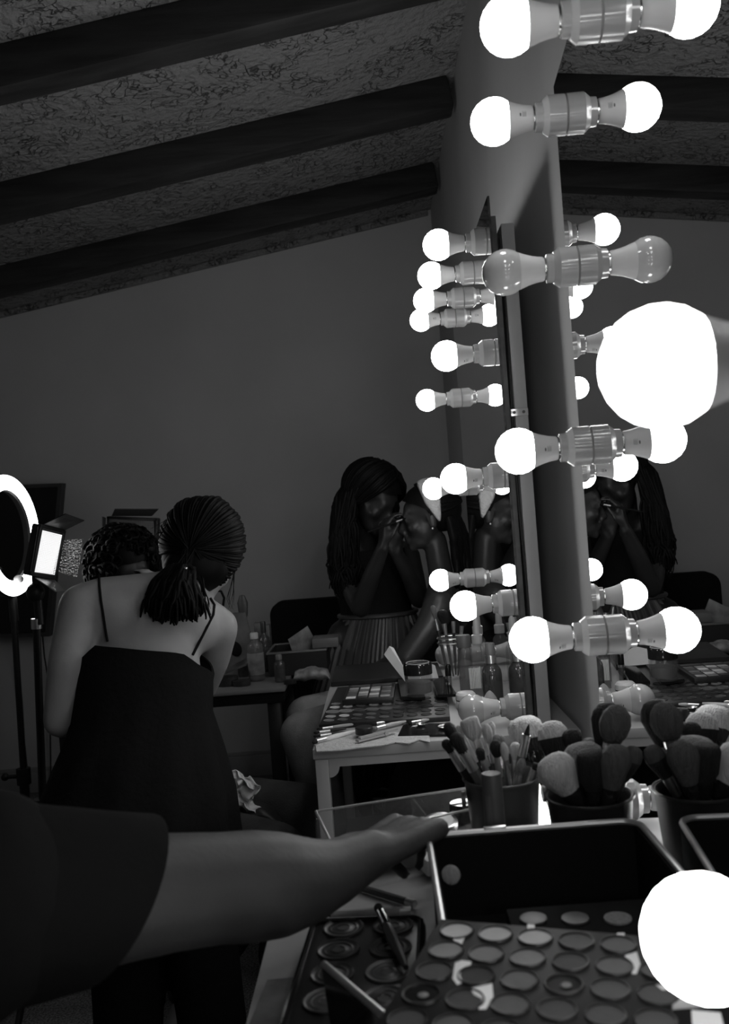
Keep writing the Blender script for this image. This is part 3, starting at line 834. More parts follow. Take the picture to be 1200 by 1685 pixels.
mb = MB(); mb.ell(P(744, 1020, 2.92), (0.107, 0.150, 0.098)); mb.ell(P(749, 1080, 2.92), (0.105, 0.150, 0.15))
solid(mb, 'top', M['black_cloth'], C, 0.011, 6)
for ft in (V((ka.x + 0.13, 2.84, 0.0)), V((kb.x + 0.12, 2.64, 0.0))):
    mb = MB(); mb.chain((ft + V((0.02, 0, 0.05)), 0.042), (ft + V((-0.08, 0, 0.04)), 0.036), (ft + V((-0.15, 0, 0.035)), 0.030)); mb.box((0, 0, 0), (0.25, 0.08, 0.016), Matrix.Translation(ft + V((-0.06, 0, 0.010))), 0.006)
    solid(mb, 'shoe', M['blackmatte'], C, 0.008, 4)
mb = MB(); cap_of_hair(mb, cc, CR, 0.90, 1.06, 0.062)
circ = [(cos(a) * 0.95, 0.42 - 0.35 * abs(cos(a)), sin(a)) for a in [-0.2 + (pi + 0.4) * q / 16 for q in range(17)]]
locks(mb, cc, CR, 0.90, circ, [(0.10 * cos(a), -0.95, 0.0) for a in [pi * q / 8 for q in range(9)]], 110, 0.006, (1.06, 1.09), 9, 13)
mb.ell(cc + CR @ (V((0, -0.045, 0.020)) * 0.9), (0.066, 0.065, 0.072), CR, 20, 12)
strands(mb, [P(738, 850, 2.79), P(752, 850, 2.86), P(745, 850, 2.93)], [[P(748, 890, 2.80), P(766, 885, 2.87), P(755, 890, 2.95)], [P(752, 950, 2.82), P(776, 950, 2.88), P(765, 950, 2.98)], [P(760, 1010, 2.84), P(782, 1010, 2.90), P(775, 1010, 3.0)]], 60, 0.013, 0.010, 31, waves=1.6)
mb.build('hair', M['hair'], C, 70)
mb = MB(); rows = []
for k_ in range(41):                                       # wide band over the crown and behind the ears
    a = -0.42 + (pi + 0.84) * k_ / 40
    row = []
    wv = (0.026 + 0.006 * sin(a)) * min(1.0, 0.22 + (min(k_, 40 - k_) / 9.0) ** 0.8)
    for m_ in range(13):
        b = -1 + 2 * m_ / 12
        puff = 0.0105 * sqrt(max(0, 1 - b * b)) + 0.002
        r0 = V((0.083 * cos(a), 0.0, 0.095 * sin(a)))
        dv = V((cos(a), 0, sin(a)))
        row.append(cc + CR @ ((r0 + dv * puff * 1.2 + V((0, b * wv - 0.012 - 0.013 * (1 - sin(a)), 0.026))) * 0.9))
    rows.append(row)
mb.loft(rows, close=False)
bd_ = mb.build('headband', M['band'], C, 70)
sm = bd_.modifiers.new('thick', 'SOLIDIFY'); sm.thickness = 0.004; sm.offset = -1
MB().ell(cc + CR @ (V((0.083, -0.002, -0.038)) * 0.9), (0.004, 0.004, 0.004)).build('earring', M['chrome'], C)
MB().ell(cc + CR @ (V((-0.083, -0.002, -0.038)) * 0.9), (0.004, 0.004, 0.004)).build('earring', M['chrome'], C)

# ---------- the arm reaching in from the left
F = thing('person', 'person in a black t-shirt reaching a bare arm across the foreground from the left edge', 'person', (-0.52, 0.62, 0))
mb = MB()
arm = [(P(20, 1492, 0.70), 0.056), (P(110, 1486, 0.72), 0.055), (P(200, 1476, 0.745), 0.0505), (P(290, 1466, 0.775), 0.0480), (P(360, 1460, 0.80), 0.0470), (P(410, 1457, 0.82), 0.0485), (P(455, 1455, 0.84), 0.0470), (P(500, 1450, 0.862), 0.0405), (P(545, 1437, 0.885), 0.0325), (P(590, 1415, 0.912), 0.0260), (P(612, 1403, 0.93), 0.0240)]
mb.chain(*arm)
wr = P(612, 1403, 0.93)
hand(mb, wr, (0.62, 0.70, 0.06), (0.25, 0.15, -1), (-0.6, 0.8, 0.1), 0.92, curl=(0.85, 0.9, 0.95, 1.0), thumb=(0.45, 0.5, 0.9))
mb.cap(P(400, 1490, 0.80), 0.032, P(470, 1478, 0.845), 0.030)      # forearm muscle below the elbow crease
tc_ = V((-0.55, 0.62, 0.80))
mb.ell(tc_, (0.20, 0.13, 0.20)); mb.ell(tc_ + V((-0.03, 0, -0.22)), (0.18, 0.125, 0.20)); mb.ell(tc_ + V((-0.04, 0, -0.36)), (0.20, 0.15, 0.13))
mb.cap(tc_ + V((0.10, 0.02, 0.10)), 0.075, P(20, 1492, 0.70), 0.060)
mb.cap(tc_ + V((-0.02, 0, 0.15)), 0.055, tc_ + V((-0.01, 0.04, 0.27)), 0.05)
fc = tc_ + V((0.0, 0.06, 0.36))
FR = head(mb, fc, V((0.5, 0.8, -0.3)), V((0.1, 0.1, 1)), 1.0)
mb.chain((tc_ + V((-0.19, 0.02, 0.12)), 0.058), (tc_ + V((-0.27, 0.12, -0.12)), 0.045), (tc_ + V((-0.12, 0.30, -0.22)), 0.03))
hand(mb, tc_ + V((-0.11, 0.31, -0.22)), (0.6, 0.7, -0.1), (0, 0, -1), (0.7, -0.5, 0), 0.95)
fb = solid(mb, 'body', M['skin_arm'], F, 0.0048, 7)
mb = MB()
mb.ell(tc_, (0.225, 0.155, 0.215), None, 28, 16); mb.ell(tc_ + V((-0.03, 0, -0.22)), (0.205, 0.15, 0.23), None, 28, 16); mb.ell(tc_ + V((-0.04, 0, -0.34)), (0.225, 0.17, 0.13), None, 28, 16)
# sleeve: wide tube ending in a slanted cuff at x=200 px
s0, s1 = P(-60, 1490, 0.68), P(196, 1476, 0.745)
mb.cap(tc_ + V((0.10, 0.02, 0.09)), 0.10, s0, 0.088)
tee = solid(mb, 'tshirt', M['tee'], F, 0.010, 6)
mb = MB(); ax = (s1 - s0).normalized(); fr = frame(s0, ax, (0, 0, 1))
def sl(t, rx, ry, slant=0.0, fold=0.0):
    out = []
    for i in range(40):
        a = 2 * pi * i / 40
        dz = slant * cos(a)
        out.append(fr @ V((rx * cos(a) * (1 + fold * sin(5 * a)), ry * sin(a) * (1 + fold * sin(4 * a + 1)), t + dz)))
    return out
Ls = (s1 - s0).length
rings = [sl(-0.05, 0.080, 0.08), sl(0.0, 0.078, 0.078, 0.0, 0.03), sl(Ls * 0.4, 0.073, 0.072, 0.008, 0.03), sl(Ls * 0.7, 0.069, 0.068, 0.016, 0.03), sl(Ls * 0.98, 0.0655, 0.064, 0.024, 0.01), sl(Ls, 0.0645, 0.063, 0.025)]
inner(mb, rings, 0.003); mb.build('sleeve', M['tee'], tee, 60)
mb = MB()
for sx in (-0.12, 0.06):
    kn = tc_ + V((sx + 0.02, 0.30, -0.34))
    mb.chain((tc_ + V((sx - 0.02, 0.02, -0.36)), 0.085), (kn, 0.065), (V((kn.x, kn.y - 0.02, 0.06)), 0.048), (V((kn.x, kn.y + 0.10, 0.04)), 0.036))
solid(mb, 'trousers', M['black_cloth'], F, 0.012, 5)
mb = MB(); cap_of_hair(mb, fc, FR, 1.0, 1.06, 0.055)
circ = [(cos(a) * 0.95, 0.45 - 0.25 * abs(cos(a)), sin(a)) for a in [-0.9 + (pi + 1.8) * q / 16 for q in range(17)]]
locks(mb, fc, FR, 1.0, circ, [(0.3 * cos(a), -0.75, -0.75) for a in [pi * q / 8 for q in range(9)]], 200, 0.006, (1.08, 1.15), 10, 41, end=fc + FR @ V((0, -0.09, -0.10)))
mb.build('hair', M['hair'], F, 70)
# stool she sits on
st = thing('stool', 'dark round stool under the person in the black t-shirt', 'stool', (tc_.x - 0.04, tc_.y, 0))
sz = tc_.z - 0.36 - 0.165
MB().lathe([(0, sz - 0.045), (0.15, sz - 0.045), (0.16, sz - 0.03), (0.16, sz - 0.01), (0.15, sz), (0, sz)], Matrix.Translation((tc_.x - 0.04, tc_.y, 0)), 32).build('seat', M['black'], st)
for a in (0.6, 2.2, 3.7, 5.3):
    MB().cyl((tc_.x - 0.04 + 0.10 * cos(a), tc_.y + 0.10 * sin(a), sz - 0.046), (tc_.x - 0.04 + 0.15 * cos(a), tc_.y + 0.15 * sin(a), 0.0), 0.012, n=10).build('leg', M['steel'], st)

# ================================================================== STUDIO LIGHTS, SCREEN, CABLES
def slab4(p, t, n=None):
    """thin plate on four corner points (in order), thickness t along the normal"""
    p = [V(q) for q in p]
    nn = (p[1] - p[0]).cross(p[3] - p[0]).normalized() if n is None else V(n)
    mb = MB(); a = p; b = [q + nn * t for q in p]
    mb.add(a + b, [[3, 2, 1, 0], [4, 5, 6, 7], [0, 1, 5, 4], [1, 2, 6, 5], [2, 3, 7, 6], [3, 0, 4, 7]])
    return mb
M['ring_on'] = mat('ring_light_diffuser', 0.8, 0.4, emit=10.0)
M['led_base'] = mat('lit_led_board', 0.3, 0.5, emit=0.30)
M['led_dot'] = mat('lit_led_chip', 0.8, 0.4, emit=1.1)
M['led_off'] = mat('dim_led_board', 0.20, 0.6)
M['led_off_dot'] = mat('dim_led_chip', 0.07, 0.5)
def hammered():
    m = mat('hammered_metal', 0.45, 0.32, metal=1.0)
    nt = m.node_tree; b = nt.nodes['Principled BSDF']
    tc = nt.nodes.new('ShaderNodeTexCoord'); vo = nt.nodes.new('ShaderNodeTexVoronoi'); vo.inputs['Scale'].default_value = 190
    bp = nt.nodes.new('ShaderNodeBump'); bp.inputs['Strength'].default_value = 1.0; bp.inputs['Distance'].default_value = 0.004
    nt.links.new(tc.outputs['Object'], vo.inputs['Vector']); nt.links.new(vo.outputs['Distance'], bp.inputs['Height']); nt.links.new(bp.outputs[0], b.inputs['Normal'])
    return m
M['hammered'] = hammered()

def tripod(root, top, foot, r=0.011, spread=0.34, head=True):
    top, foot = V(top), V(foot)
    mid = top.lerp(foot, 0.45)
    MB().cyl(top, mid, r * 0.8, n=14).build('pole', M['black'], root)
    MB().cyl(mid, foot + V((0, 0, 0.12)), r * 1.15, n=14).build('lower_pole', M['black'], root)
    mb = MB(); mb.cyl(mid + V((0, 0, 0.022)), mid - V((0, 0, 0.022)), r * 1.75, n=16); mb.cyl(mid, mid + V((-0.045, -0.01, 0.004)), 0.006, n=10); mb.ell(mid + V((-0.048, -0.01, 0.004)), (0.011, 0.011, 0.011), None, 10, 6)
    mb.build('clamp_knob', M['black'], root)
    hub = foot + V((0, 0, 0.34)).lerp(V((0, 0, 0)), 0)
    for k in range(3):
        a = 0.5 + k * 2 * pi / 3
        e = V((foot.x + spread * cos(a), foot.y + spread * sin(a), 0.014))
        MB().cyl(hub, e, 0.008, n=10).build('leg', M['black'], root)

# ring light
rc = P(17, 881, 2.55); rn = V((0.998, -0.07, 0.02)).normalized()
ring = thing('ring_light', 'glowing white ring light on stand at the left edge', 'ring light', (rc.x - 0.03, rc.y, 0))
fr = frame(rc, rn, (0, 0, 1))
R1, R0 = 0.170, 0.128
mb = MB(); prof = []
for k in range(17):
    a = pi * k / 16
    prof.append(((R1 + R0) / 2 + (R1 - R0) / 2 * cos(pi - a) * 1.0, 0.014 * sin(a)))
mb.lathe(prof, fr, 72); mb.build('diffuser', M['ring_on'], ring)
mb = MB(); mb.lathe([(R0 - 0.001, 0.0), (R0 - 0.004, -0.006), (R0, -0.022), (R1, -0.022), (R1 + 0.004, -0.006), (R1 + 0.001, 0.0)], fr, 72); mb.build('housing', M['black'], ring)
mb = MB()
for a in (-0.62, -0.40, 0.25, 0.55, 0.80): mb.ell(fr @ V((-R0 * sin(a) * 0.97, R0 * cos(a) * 0.97, 0.004)), (0.006, 0.006, 0.006), None, 10, 6)
mb.build('vent_clip', M['blackmatte'], ring)['kind'] = 'stuff'
mb = MB(); mb.ell(fr @ V((-R0 + 0.004, 0.0, 0.012)), (0.014, 0.014, 0.012), None, 14, 8); mb.build('mount_knob', M['frost'], ring)
mb = MB(); mb.cyl(fr @ V((-R0, 0, -0.01)), fr @ V((-R1 - 0.07, 0, -0.012)), 0.012, n=12); mb.build('bracket', M['black'], ring)
tripod(ring, fr @ V((-R1 - 0.06, 0, -0.012)), (rc.x - 0.02, rc.y, 0))

# lit led panel with barn doors
tl, trr, bl = P(68, 872, 2.16), P(100.5, 880, 2.26), P(55, 941, 2.15)
brr = trr + (bl - tl) + V((-0.004, 0, 0.004))
lp = thing('led_panel_light', 'small lit light panel with textured barn doors beside the ring light', 'light panel', (P(54, 1300, 2.2).x, 2.2, 0))
ux, uy = (trr - tl), (bl - tl); nn = uy.cross(ux).normalized()
if nn.y > 0: nn = -nn
slab4([tl, trr, brr, bl], 0.003, nn).build('led_board', M['led_base'], lp, 0)
mb = MB()
for i in range(12):
    for j in range(26):
        c_ = tl + ux * ((i + 0.5) / 12) + uy * ((j + 0.5) / 26) + nn * 0.0032
        ex, ey = ux.normalized() * 0.0034, uy.normalized() * 0.0013
        mb.add([c_ - ex - ey, c_ + ex - ey, c_ + ex + ey, c_ - ex + ey], [[0, 1, 2, 3]])
stuff(mb.build('led_chips', M['led_dot'], lp, 0))
e1, e2 = ux.normalized(), uy.normalized()
mb = MB(); fx = Matrix((e1, -e2, nn)).transposed().to_4x4(); fx.translation = (tl + brr) / 2
w_, h_ = ux.length, uy.length
mb.box((0, 0, -0.0085), (w_ + 0.030, h_ + 0.022, 0.015), fx, 0.004)
for x_, y_, sx_, sy_ in ((0, h_ / 2 + 0.0065, w_ + 0.030, 0.010), (0, -h_ / 2 - 0.0065, w_ + 0.030, 0.010), (w_ / 2 + 0.0085, 0, 0.012, h_ + 0.022), (-w_ / 2 - 0.0085, 0, 0.012, h_ + 0.022)):
    mb.box((x_, y_, 0.003), (sx_, sy_, 0.009), fx, 0.002)
mb.build('housing', M['black'], lp)
slab4([P(103, 888, 2.275), P(137, 887, 2.30), P(127, 951, 2.30), P(92, 939, 2.27)], 0.002).build('barn_door', M['hammered'], lp, 0)
slab4([P(66, 866, 2.16), P(108, 846, 2.14), P(139, 857, 2.22), P(102, 875, 2.27)], 0.002).build('barn_door', M['black'], lp, 0)
slab4([P(58, 950, 2.15), P(90, 954, 2.26), P(108, 972, 2.24), P(92, 973, 2.12)], 0.002).build('barn_door', M['steel'], lp, 0)
slab4([P(62, 866, 2.14), P(50, 940, 2.13), P(46, 925, 2.20), P(58, 870, 2.22)], 0.002).build('barn_door', M['black'], lp, 0)
tp = P(60, 960, 2.21)
mb = MB(); mb.ell(tp + V((-0.004, 0, -0.022)), (0.022, 0.02, 0.024)); mb.cyl(tp + V((0, 0, 0.02)), tp - V((0, 0, 0.10)), 0.010, n=12); mb.build('swivel_head', M['black'], lp)
mb = MB(); mb.cyl(tp + V((-0.007, 0, -0.085)), tp + V((-0.008, 0, -0.11)), 0.0125, n=14); mb.build('collar', M['chrome'], lp)
tripod(lp, tp + V((-0.007, 0, -0.09)), (P(54, 1300, 2.2).x, 2.2, 0), 0.0115, 0.26)

# unlit led panel against the far wall
lb = thing('led_panel_light', 'dim grid light panel with barn doors standing near the far wall', 'light panel', (P(216, 1000, 3.5).x, 3.5, 0))
tl, trr, brr, bl = [P(a, b, 3.5) for a, b in ((179, 854), (253, 857), (256, 912), (177, 908))]
ux, uy = trr - tl, bl - tl; nn = V((0, -1, 0))
slab4([tl, trr, brr, bl], 0.003, nn).build('led_board', M['led_off'], lb, 0)
mb = MB()
for i in range(26):
    for j in range(18):
        c_ = tl + ux * ((i + 0.5) / 26) + uy * ((j + 0.5) / 18) + nn * 0.0032
        ex, ey = ux.normalized() * 0.0016, uy.normalized() * 0.0016
        mb.add([c_ - ex - ey, c_ + ex - ey, c_ + ex + ey, c_ - ex + ey], [[0, 1, 2, 3]])
stuff(mb.build('led_chips', M['led_off_dot'], lb, 0))
e1, e2 = ux.normalized(), uy.normalized()
fx = Matrix((e1, -e2, e1.cross(-e2))).transposed().to_4x4(); fx.translation = (tl + brr) / 2
w_, h_ = ux.length, uy.length
mb = MB(); mb.box((0, 0, -0.02), (w_ + 0.024, h_ + 0.024, 0.034), fx, 0.005)
for x_, y_, sx_, sy_ in ((0, h_ / 2 + 0.006, w_ + 0.024, 0.010), (0, -h_ / 2 - 0.006, w_ + 0.024, 0.010), (w_ / 2 + 0.006, 0, 0.010, h_ + 0.02), (-w_ / 2 - 0.006, 0, 0.010, h_ + 0.02)): mb.box((x_, y_, 0.003), (sx_, sy_, 0.012), fx, 0.002)
mb.build('housing', M['black'], lb)
slab4([P(184, 848, 3.48), P(250, 848, 3.48), P(261, 837, 3.36), P(189, 837, 3.36)], 0.003).build('barn_door', M['darkgrey'], lb, 0)
slab4([P(173, 852, 3.48), P(168, 850, 3.38), P(168, 905, 3.38), P(172, 908, 3.48)], 0.003).build('barn_door', M['darkgrey'], lb, 0)
tripod(lb, P(216, 915, 3.52), (P(216, 1000, 3.52).x, 3.52, 0), spread=0.26)

# television at the far left of the far wall
tvp = [P(a, b, 4.20) for a, b in ((-170, 806), (103, 795), (82, 1047), (-186, 1056))]
tv = thing('television', 'black flat television on the far wall behind the ring light', 'television', tuple((tvp[2] + tvp[3]) / 2))
nn = (tvp[3] - tvp[0]).cross(tvp[1] - tvp[0]).normalized()
if nn.y > 0: nn = -nn
cen = sum(tvp, V()) / 4
slab4([q + (cen - q).normalized() * 0.028 for q in tvp], 0.004, nn).build('screen', M['screen'], tv, 0)
mb = MB(); 
ob = [q - nn * 0.045 for q in tvp]
mb.add(ob + tvp, [[0, 1, 2, 3], [0, 4, 5, 1], [1, 5, 6, 2], [2, 6, 7, 3], [3, 7, 4, 0], [4, 7, 6, 5]])
mb.build('housing', M['black'], tv, 0)
for a_, b_ in ((0, 1), (1, 2), (2, 3), (3, 0)):
    p0, p1 = tvp[a_], tvp[b_]; i0, i1 = [q + (cen - q).normalized() * 0.026 for q in (p0, p1)]
    slab4([p0, p1, i1, i0], 0.008, nn).build('bezel', M['darkgrey'], tv, 0)
mb = MB(); mb.box(tuple(cen + V((0, 0.095, 0))), (0.3, 0.105, 0.25), None, 0.004); mb.build('wall_bracket', M['black'], tv)
for i, pts in enumerate((((70, 1046, 4.22), (73, 1080, 4.3), (78, 1110, 4.32), (82, 1160, 4.32), (84, 1300, 4.32)), ((27, 1050, 4.22), (30, 1090, 4.3), (36, 1150, 4.32), (40, 1220, 4.32), (47, 1290, 4.32)))):
    mb = MB(); pp = [P(*q) for q in pts]; dn = []
    for a_, b_ in zip(pp, pp[1:]):
        for e in (0, .25, .5, .75): dn.append(a_.lerp(b_, e))
    dn.append(V((pp[-1].x, 4.32, 0.006)))
    c_ = mb.tube(dn, 0.004, 6).build('power_cable', M['rubber'], None, loc=tuple(dn[-1]))
    tag(c_, ('thin black cable hanging straight below the television by the light stand', 'black cable hanging down the wall left of the light stand pole')[i], 'cable')

# ================================================================== FAR DESK AND CHAIR
DZ = 0.708
dk = thing('desk', 'low dark desk with pale top by the far wall, cluttered with bags and bottles', 'desk', (-0.62, 2.98, 0))
MB().bb(-1.02, -0.31, 2.70, 3.22, DZ - 0.012, DZ, 0.002).build('desktop', M['desk_top'], dk)
MB().bb(-1.015, -0.315, 2.708, 3.215, DZ - 0.045, DZ - 0.0125, 0.003).build('apron', M['blackmatte'], dk)
for x_ in (-0.98, -0.35):
    for y_ in (2.75, 3.17): MB().bb(x_ - 0.02, x_ + 0.02, y_ - 0.02, y_ + 0.02, 0, DZ - 0.0455, 0.003).build('leg', M['black'], dk)

ch = thing('chair', 'black chair with high rounded back behind the desk', 'chair', (P(556, 1050, 3.72).x, 3.6, 0))
cxx = P(556, 1050, 3.72).x
def rrect(w, h, r, n=6):
    out = []
    for sx, sy, a0 in ((1, 1, 0), (-1, 1, pi / 2), (-1, -1, pi), (1, -1, 1.5 * pi)):
        for k in range(n + 1):
            a = a0 + pi / 2 * k / n
            out.append((sx * (w / 2 - r) + r * cos(a), sy * (h / 2 - r) + r * sin(a)))
    return out
zt = P(470, 990, 3.72).z
mxb = Matrix.Translation((cxx, 3.80, zt - 0.27)) @ Matrix.Rotation(radians(90), 4, 'X')
MB().prism(rrect(0.54, 0.54, 0.055), 0.075, mxb).build('backrest', M['black_cloth'], ch, 40)
mxs = Matrix.Translation((cxx, 3.62, 0.44))
MB().prism(rrect(0.52, 0.46, 0.06), 0.08, mxs).build('seat', M['black_cloth'], ch, 40)
MB().bb(cxx - 0.03, cxx + 0.03, 3.805, 3.83, 0.40, zt - 0.3, 0.004).build('back_support', M['black'], ch)
MB().cyl((cxx, 3.62, 0.10), (cxx, 3.62, 0.44), 0.026, n=16).build('column', M['black'], ch)
for k in range(5):
    a = 0.3 + 2 * pi * k / 5
    e = V((cxx + 0.25 * cos(a), 3.62 + 0.25 * sin(a), 0.065))
    lg = MB().tube([(cxx, 3.62, 0.11), tuple(V((cxx, 3.62, 0.10)).lerp(e, 0.6)), tuple(e)], [0.022, 0.018, 0.014], 10).build('foot', M['black'], ch)
    MB().cyl(e + V((-0.012, 0, -0.037)), e + V((0.012, 0, -0.037)), 0.028, n=14).build('caster', M['rubber'], lg)

def deskp(px, py, d): 
    q = P(px, py, d); return V((q.x, q.y, DZ + 0.0005))
# lotion bottle
def bottle(name, label, cat, base, r, h, body, capm, neck_r=0.4, cap_h=0.2, cap_r=0.55, square=False, label_m=None, grp=None):
    t = thing(name, label, cat, base, group=grp)
    T = Matrix.Translation(base)
    sh = h * (1 - cap_h)
    MB().lathe([(0, 0), (r * 0.9, 0), (r, r * 0.12), (r, sh * 0.78), (r * 0.93, sh * 0.85), (r * neck_r * 1.15, sh * 0.94), (r * neck_r, sh * 0.96), (r * neck_r, sh), (0, sh)], T, 24).build('bottle_body', body, t)
    MB().lathe([(0, sh + 0.0002), (r * cap_r, sh + 0.0002), (r * cap_r, h * 0.97), (r * cap_r * 0.85, h), (0, h)], T, 20).build('cap', capm, t)
    if label_m:
        MB().lathe([(r * 1.005, sh * 0.15), (r * 1.012, sh * 0.16), (r * 1.012, sh * 0.66), (r * 1.005, sh * 0.67)], T, 24).build('label', label_m, t)
    return t
bottle('lotion_bottle', 'clear lotion bottle with pale round cap on the far desk', 'bottle', deskp(424, 1125, 2.86), 0.026, 0.150, M['liquid'], M['frost'], 0.45, 0.13, 0.5, label_m=M['greypaper'])
bottle('lotion_bottle', 'slim dark pump bottle beside the lotion bottle on the far desk', 'bottle', deskp(440, 1125, 3.02), 0.020, 0.165, M['amber'], M['black'], 0.4, 0.22, 0.45)
bottle('lotion_bottle', 'short dark bottle in front of the black case on the far desk', 'bottle', deskp(462, 1125, 2.80), 0.017, 0.085, M['amber'], M['grey'], 0.5, 0.2, 0.6)
M['bag_grey'] = mat('printed_bag', 0.07, 0.6, var=0.5, vscale=18)
# carrier bag with loop handle and a printed face-like pattern
bg = thing('tote_bag', 'grey printed bag with black loop handle behind the shoulder of the woman', 'bag', deskp(380, 1120, 3.02))
b0 = deskp(380, 1120, 3.02)
mb = MB(); rows = []
for k in range(9):
    t = k / 8; w = 0.085 * (1 - 0.25 * t * t); dd = 0.035 * (1 - 0.75 * t)
    rows.append([b0 + V((w * cos(a) * (1 + 0.05 * sin(5 * a + 3 * t)), dd * sin(a), 0.20 * t)) for a in [2 * pi * q / 24 for q in range(24)]])
mb.loft(rows, capends=True); mb.build('bag_body', M['bag_grey'], bg, 60)
mb = MB()
for sx in (-0.026, 0.028):
    mb.ell(b0 + V((sx, -0.028, 0.085)), (0.020, 0.006, 0.026), Matrix.Rotation(0.4 if sx < 0 else -0.4, 3, 'Y'))
mb.build('printed_spots', M['blackmatte'], bg)['kind'] = 'stuff'
hp = [P(a, b, 3.02) for a, b in ((343, 1000), (347, 980), (355, 972), (364, 973), (369, 984), (367, 998), (362, 1010))]
MB().tube([tuple(b0 + V((-0.04, 0, 0.19)))] + hp + [tuple(b0 + V((-0.01, 0, 0.19)))], 0.0042, 8).build('handle', M['blackmatte'], bg)
mb = MB(); q0 = deskp(404, 1120, 3.10)
t = thing('paint_brush', 'broad flat brush standing upright behind the printed bag', 'brush', q0)
MB().cyl(q0, q0 + V((0.01, 0, 0.16)), 0.006, n=10).build('handle', M['black'], t)
MB().lathe([(0.007, 0.16), (0.015, 0.185), (0.018, 0.225), (0.009, 0.25), (0, 0.252)], Matrix.Translation(q0 + V((0.01, 0, 0))), 16, sy=0.5).build('bristles', M['darkgrey'], t)
for i, (px, w, h, m, lab) in enumerate(((434, 0.034, 0.150, 'greypaper', 'pale upright box behind the bottles on the far desk'), (446, 0.020, 0.140, 'grey', 'narrow grey carton beside the pale box on the far desk'))):
    q0 = deskp(px, 1120, 3.14 - 0.0 * i)
    c_ = MB().bb(q0.x - w / 2, q0.x + w / 2, q0.y - 0.02, q0.y + 0.02, q0.z, q0.z + h, 0.001).build('carton', M[m], None, loc=tuple(q0)); tag(c_, lab, 'box')
# black open case with bright rim
ca, cb = P(440, 1079, 2.90), P(536, 1066, 2.90)
cs = thing('makeup_case', 'black case with bright metal rim on the far desk in front of the chair', 'case', (P(490, 1100, 2.95).x, 2.99, DZ + 0.0005))
xa, xb = ca.x, cb.x; zc = (ca.z + cb.z) / 2
mb = MB(); t_ = 0.006
mb.bb(xa, xb, 2.90, 2.90 + t_, DZ + 0.001, zc); mb.bb(xa, xb, 3.10 - t_, 3.10, DZ + 0.001, zc); mb.bb(xa, xa + t_, 2.90 + t_, 3.10 - t_, DZ + 0.001, zc); mb.bb(xb - t_, xb, 2.90 + t_, 3.10 - t_, DZ + 0.001, zc); mb.bb(xa + t_, xb - t_, 2.90 + t_, 3.10 - t_, DZ + 0.001, DZ + 0.007)
stuffbody = mb.build('case_body', M['black'], cs, 0)
MB().tube([(xa, 2.90, zc), (xb, 2.90, zc), (xb, 3.10, zc), (xa, 3.10, zc), (xa, 2.90, zc)], 0.004, 6).build('rim', M['chrome'], cs)
# zip pouch standing in the case, leaning
zp = [P(474, 1052, 2.99), P(506, 1030, 3.0), P(526, 1066, 3.0), P(520, 1086, 3.0), P(487, 1088, 2.99)]
mb = MB(); nz = V((0, -1, 0.1)).normalized(); n_ = len(zp)
cz_ = sum(zp, V()) / n_
mb.add([q for q in zp] + [q - nz * 0.006 for q in zp] + [cz_ + nz * 0.010], [[k, (k + 1) % n_, 2 * n_] for k in range(n_)] + [[n_ + k for k in range(n_)][::-1]] + [[k, n_ + k, n_ + (k + 1) % n_, (k + 1) % n_] for k in range(n_)])
c_ = mb.build('zip_pouch', M['greypaper'], None, 60, loc=tuple(zp[4])); tag(c_, 'printed zip pouch leaning against the black chair back on the far desk', 'pouch')
q0 = V((P(553, 1070, 2.95).x - 0.03, 2.97, zc + 0.0045)); 
c_ = MB().bb(q0.x - 0.042, q0.x + 0.042, q0.y - 0.06, q0.y + 0.035, q0.z, q0.z + 0.030, 0.002).build('carton', M['grey'], None, loc=tuple(q0)); tag(c_, 'flat grey carton lying across the right end of the rimmed case', 'box')
# soft wipes packet
mb = MB(); q0 = deskp(514, 1125, 2.79); rows = []
for k in range(13):
    t = k / 12 * 2 - 1; h = 0.020 * sqrt(max(0.02, 1 - t ** 4)); w = 0.030
    rows.append([V((q0.x + t * 0.055 + 0.004 * sin(9 * t), q0.y + w * cos(a), q0.z + h + h * sin(a) * (1 + 0.15 * sin(7 * t + a)))) for a in [2 * pi * q / 14 for q in range(14)]])
mb.loft(rows, capends=True); M['wipes'] = mat('patterned_wrapper', 0.20, 0.35, var=0.6, vscale=40, bump=0.3, bscale=30)
c_ = mb.build('wipes_packet', M['wipes'], None, 60, loc=tuple(q0)); tag(c_, 'patterned pillow packet lying at the front of the far desk', 'packet')
for i, (a, b, lab) in enumerate((((364, 1109, 2.76), (408, 1091, 2.86), 'flat case with a bright edge propped on the far desk by the bag'),)):
    p0, p1 = P(*a), P(*b); c_ = slab4([p0, p1, p1 + V((0.0, 0.09, 0.01)), p0 + V((0, 0.09, 0.0))], 0.006, (0, 0, -1)).build('flat_case', M['steel'], None, 0, loc=tuple(p0)); tag(c_, lab, 'case')
for i, (px, py, d, s, lab) in enumerate(((398, 1128, 2.78, (0.05, 0.03, 0.018), 'small black compact at the left front of the far desk'), (375, 1128, 2.80, (0.06, 0.04, 0.030), 'dark soft pouch under the propped flat case'), (478, 1128, 2.75, (0.035, 0.02, 0.014), 'small dark tin beside the patterned packet'), (404, 1120, 2.95, (0.04, 0.03, 0.040), 'black round jar behind the lotion bottle'))):
    q0 = deskp(px, py, d); mb = MB()
    mb.lathe([(0, 0), (s[0] * 0.95, 0), (s[0], s[2] * 0.15), (s[0], s[2] * 0.6), (s[0] * 1.02, s[2] * 0.62), (s[0] * 1.02, s[2] * 0.95), (s[0] * 0.9, s[2]), (0, s[2])], Matrix.Translation(q0), 24, sx=0.55, sy=s[1] / s[0] * 0.55)
    c_ = mb.build('compact', M['black'], None, loc=tuple(q0)); tag(c_, lab, 'compact')

